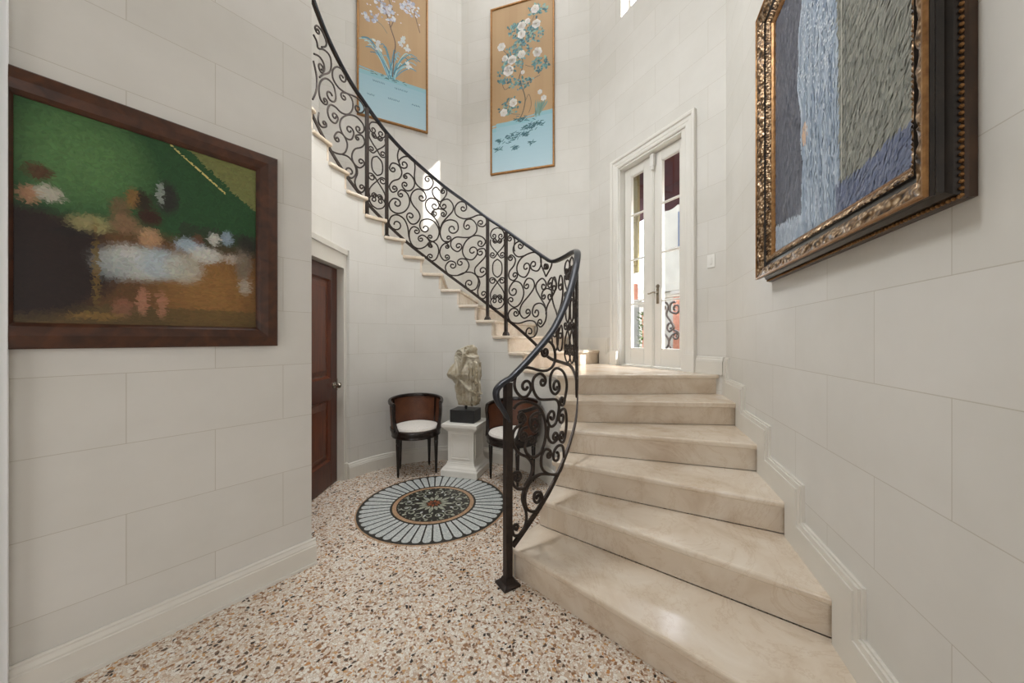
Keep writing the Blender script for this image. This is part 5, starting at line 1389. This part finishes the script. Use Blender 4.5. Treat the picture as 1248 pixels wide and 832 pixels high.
# balcony railing with scrolls
br = thing('balcony_railing', 'black iron scroll balcony railing outside the french doors', 'railing', CO @ Vector((.4, 1.0, LAND - .04)))
MBR = Matrix.Translation(-br.location)
def bpart(name, bm, m, **k):
    bmesh.ops.transform(bm, matrix=MBR, verts=bm.verts); return obj(name, bm, m, br, **k)
bm = bmesh.new(); box(bm, -1.6, 1.9, .97, 1.03, 1.925, 1.955, CO); bpart('top_rail', bm, stonem)
bm = bmesh.new(); box(bm, -1.6, 1.9, .985, 1.015, 1.10, 1.125, CO); bpart('bottom_rail', bm, M['iron'])
for x in (-1.55, -.25, .27, .69, 1.3, 1.85):
    bm = bmesh.new(); box(bm, x - .012, x + .012, .988, 1.012, LAND - .04, 1.93, CO); bpart('post', bm, M['iron'])
def flat_scroll(stem, c1, c2, r=.015):
    mid = catmull(stem, 6); a = b = []
    if c1: a = spiral(mid[0], (mid[0][0] - mid[2][0], mid[0][1] - mid[2][1]), c1)
    if c2: b = spiral(mid[-1], (mid[-1][0] - mid[-3][0], mid[-1][1] - mid[-3][1]), c2)
    bm = bmesh.new(); tube(bm, [CO @ Vector((x, 1.0, z)) for x, z in a[::-1] + mid + b], r, 8, up=Vector((CD[0], CD[1], .01)))
    bpart('scroll', bm, M['iron'], smooth=True)
for x in (-.55, .30, .90, 1.5):
    flat_scroll([(x + .02, 1.85), (x + .07, 1.87), (x + .13, 1.81), (x + .10, 1.70), (x + .17, 1.60), (x + .22, 1.52), (x + .15, 1.46)], (x + .05, 1.80), (x + .17, 1.53))
    flat_scroll([(x + .25, 1.86), (x + .17, 1.84), (x + .16, 1.74), (x + .25, 1.70)], None, (x + .25, 1.77))
    flat_scroll([(x + .0, 1.46), (x + .10, 1.40), (x + .14, 1.30), (x + .06, 1.20), (x + .0, 1.14)], None, None)
    flat_scroll([(x + .28, 1.46), (x + .18, 1.40), (x + .14, 1.30), (x + .21, 1.20), (x + .28, 1.15)], None, None)
    flat_scroll([(x + .02, 1.14), (x + .05, 1.20), (x + .11, 1.20), (x + .11, 1.14)], None, (x + .075, 1.155))
    flat_scroll([(x + .22, 1.48), (x + .30, 1.44), (x + .27, 1.36)], None, (x + .25, 1.41))
# awning with scalloped valance
aw = thing('awning', 'maroon canvas awning above the balcony outside the french doors', 'awning', CO @ Vector((.6, .2, 3.75)))
MAW = Matrix.Translation(-aw.location)
bm = bmesh.new()
v = [bm.verts.new(CO @ Vector(p)) for p in ((-.42, .21, 3.95), (3.2, .21, 3.95), (3.2, 1.2, 3.56), (-.42, 1.2, 3.56))]
bm.faces.new(v); r_ = bmesh.ops.extrude_face_region(bm, geom=bm.faces[:]); bmesh.ops.translate(bm, verts=[q for q in r_['geom'] if isinstance(q, bmesh.types.BMVert)], vec=(0, 0, .006))
bmesh.ops.transform(bm, matrix=MAW, verts=bm.verts); obj('canvas_roof', bm, maroon, aw)
bm = bmesh.new(); top, bot = [], []
for i in range(131):
    x = -.42 + 3.62 * i / 130; top.append((x, 3.565)); bot.append((x, 3.24 - .035 * abs(math.sin(PI * i / 10))))
extrude_poly(bm, [CO @ Vector((x, 1.2, z)) for x, z in top + bot[::-1]], Vector((-CN[0], -CN[1], 0)) * .006)
bmesh.ops.transform(bm, matrix=MAW, verts=bm.verts); obj('valance', bm, maroon, aw)
bm = bmesh.new()
for x in (-.40, 3.18): tube(bm, [CO @ Vector((x, .21, 3.3)), CO @ Vector((x, 1.19, 3.55))], .012, 8)
bmesh.ops.transform(bm, matrix=MAW, verts=bm.verts); obj('awning_arm', bm, M['iron'], aw)
# shutter folded back beside the doors
sh = thing('door_shutter', 'open ochre shutter standing beside the left glazed door leaf outside', 'shutter', CO @ Vector((.22, .6, LAND)))
MSH = Matrix.Translation(-sh.location)
bm = bmesh.new(); box(bm, -.14, .292, .58, .62, 2.26, 3.74, CO); bmesh.ops.transform(bm, matrix=MSH, verts=bm.verts); obj('board', bm, ochre_w, sh, bevel=.004)
bm = bmesh.new()
for z in (2.4, 2.98, 3.55): box(bm, -.12, .275, .562, .578, z - .04, z + .04, CO)
bmesh.ops.transform(bm, matrix=MSH, verts=bm.verts); obj('batten', bm, ochre_w, sh, bevel=.003)
# pale house across the way
hs = thing('neighbour_house', 'sunlit pale house with blue-grey shuttered window seen through the french doors', 'house', CO @ Vector((-3.5, 7.5, 0)))
MHS = Matrix.Translation(-hs.location)
def hpart(name, bm, m):
    bmesh.ops.transform(bm, matrix=MHS, verts=bm.verts); return obj(name, bm, m, hs)
bm = bmesh.new(); box(bm, -5.0, 2.5, 6.2, 8.2, -1.0, 6.4, CO); hpart('wall', bm, render_w)
bm = bmesh.new(); box(bm, -5.0, 2.5, 6.13, 6.2, 2.85, 3.05, CO); box(bm, -5.0, 2.5, 6.1, 6.2, 6.2, 6.4, CO); hpart('cornice', bm, render_w)
bm = bmesh.new(); box(bm, -3.50, -3.30, 6.15, 6.22, 4.1, 5.2, CO); hpart('window', bm, shut)
bm = bmesh.new(); box(bm, -3.28, -3.12, 6.11, 6.2, 4.1, 5.2, CO); box(bm, -3.60, -3.53, 6.11, 6.2, 4.1, 5.2, CO); hpart('shutter', bm, shut)
bm = bmesh.new(); extrude_poly(bm, [CO @ Vector(p) for p in ((-5.2, 6.0, 6.4), (2.7, 6.0, 6.4), (2.7, 7.2, 7.2), (-5.2, 7.2, 7.2))], (0, 0, .12)); hpart('roof', bm, brick_m)
# brick pier and low house with tiled roof
pr_ = thing('brick_pier', 'terracotta brick pier behind the balcony railing outside', 'pier', CO @ Vector((-.44, 2.35, 0)))
bm = bmesh.new(); box(bm, -.50, -.30, 2.2, 2.5, -1, 2.14, CO); bmesh.ops.transform(bm, matrix=Matrix.Translation(-pr_.location), verts=bm.verts); obj('shaft', bm, brick_m, pr_)
bm = bmesh.new(); box(bm, -.53, -.27, 2.17, 2.53, 2.14, 2.2, CO); bmesh.ops.transform(bm, matrix=Matrix.Translation(-pr_.location), verts=bm.verts); obj('cap', bm, stonem, pr_)
ch = thing('chimney_stack', 'orange chimney pot on a small wall seen through the left leaf', 'chimney', CO @ Vector((-3.9, 5.0, 0)))
bm = bmesh.new(); box(bm, -3.98, -3.72, 4.4, 4.65, 2.4, 2.95, CO); bmesh.ops.transform(bm, matrix=Matrix.Translation(-ch.location), verts=bm.verts); obj('pot', bm, brick_m, ch, bevel=.02)
bm = bmesh.new(); box(bm, -4.3, -3.4, 4.3, 4.8, -1, 2.4, CO); bmesh.ops.transform(bm, matrix=Matrix.Translation(-ch.location), verts=bm.verts); obj('stack', bm, render_w, ch)
bm = bmesh.new(); box(bm, -2.2, -.41, 1.32, 1.45, -1, 1.88, CO); gw = struct(obj('wall_terrace', bm, greyw))
pl = thing('potted_shrub', 'slim green shrub on the balcony behind the left door leaf', 'plant', CO @ Vector((-.18, 1.15, LAND - .04)))
bm = bmesh.new(); lathe(bm, [(.05, 0), (.075, .14), (.08, .15), (.065, .15)], 16); obj('pot', bm, brick_m, pl, smooth=True)
bm = bmesh.new(); rr = random.Random(3)
for i in range(240):
    z = .16 + .62 * rr.random(); a = rr.uniform(0, 2 * PI); q = .06 * rr.random() + .01
    c = Vector((q * math.cos(a), q * math.sin(a), z)); d = Vector((math.cos(a), math.sin(a), rr.uniform(.2, 1.2))).normalized() * .05; s = d.cross(Vector((0, 0, 1))).normalized() * .014
    f = [bm.verts.new(c), bm.verts.new(c + d * .5 + s), bm.verts.new(c + d), bm.verts.new(c + d * .5 - s)]; bm.faces.new(f)
obj('foliage', bm, leafm, pl)
bm = bmesh.new(); tube(bm, [Vector((0, 0, .1)), Vector((.01, 0, .4)), Vector((0, .01, .72))], .008, 6); obj('stem', bm, brick_m, pl)

# ================================================================== LIGHT
w = bpy.data.worlds.new('sky'); S.world = w; w.use_nodes = True
nt = w.node_tree; bg = nt.nodes['Background']
sky = nt.nodes.new('ShaderNodeTexSky'); sky.sky_type = 'NISHITA'; sky.sun_disc = False; sky.sun_elevation = rad(39); sky.sun_rotation = rad(68); sky.air_density = 1; sky.dust_density = 2.5
hs_ = nt.nodes.new('ShaderNodeHueSaturation'); hs_.inputs['Saturation'].default_value = .55
nt.links.new(sky.outputs[0], hs_.inputs['Color']); nt.links.new(hs_.outputs[0], bg.inputs['Color']); bg.inputs['Strength'].default_value = 2.2

def lamp(name, typ, loc, energy, size=None, size_y=None, rot=None, target=None, col=(1, 1, 1), **k):
    l = bpy.data.lights.new(name, typ); l.energy = energy; l.color = col
    if typ == 'AREA':
        l.shape = 'RECTANGLE' if size_y else 'DISK'; l.size = size
        if size_y: l.size_y = size_y
    for a, b in k.items(): setattr(l, a, b)
    o = bpy.data.objects.new(name, l); COL.objects.link(o); o.location = loc
    if target is not None: o.rotation_euler = (Vector(target) - Vector(loc)).to_track_quat('-Z', 'Y').to_euler()
    elif rot: o.rotation_euler = rot
    return o
sd = Vector((-.927, .374, -.80))
sun = lamp('sun', 'SUN', (8, 0, 9), 11.0, col=(1, .97, .92), angle=rad(.6)); sun.rotation_euler = sd.to_track_quat('-Z', 'Y').to_euler()
# unseen fill lights added behind the camera, not fixtures of the hall
lamp('hall_fill', 'AREA', (2.25, -3.95, 1.7), 70, 2.6, 2.9, target=(1.2, 3, 1.4), col=(.985, .99, 1))
lamp('hall_fill', 'AREA', (-1.85, -3.95, 1.7), 70, 2.6, 2.9, target=(-1.0, 3, 1.4), col=(.985, .99, 1))
# unseen fill lights added in the tower to brighten walls and stairs
lamp('tower_top_fill', 'AREA', (O[0] + .4, O[1] + .6, CEIL - .05), 50, 2.4, target=(O[0] + .4, O[1] + .6, 0), col=(.97, .985, 1))

lamp('tower_down_fill', 'AREA', (O[0] + .05, O[1] - .05, 4.9), 14, 1.0, target=(O[0] + .05, O[1] - .05, 0), col=(.95, .98, 1))  # added downward fill above the view, no lantern hangs here
lamp('right_wall_wash', 'AREA', (-1.3, 2.32, 4.35), 66, .6, .6, target=(1.55, 2.1, .7), col=(.95, .98, 1))  # added wash out of view to lift the right wall, no fitting

# ================================================================== CAMERA
cam = bpy.data.cameras.new('camera'); co = bpy.data.objects.new('camera', cam); COL.objects.link(co)
cam.sensor_fit = 'HORIZONTAL'; cam.sensor_width = 36; cam.lens = 36 * 430 / 1248; cam.shift_y = -3 / 1248
cam.clip_start = .02
co.location = (0, 0, EYE); co.rotation_euler = (PI / 2, 0, 0)
S.camera = co
vs = S.view_settings
S.display_settings.display_device = 'sRGB'
vs.view_transform = 'Standard'; vs.look = 'None'; vs.gamma = 1; vs.use_curve_mapping = False
vs.exposure = 0.0
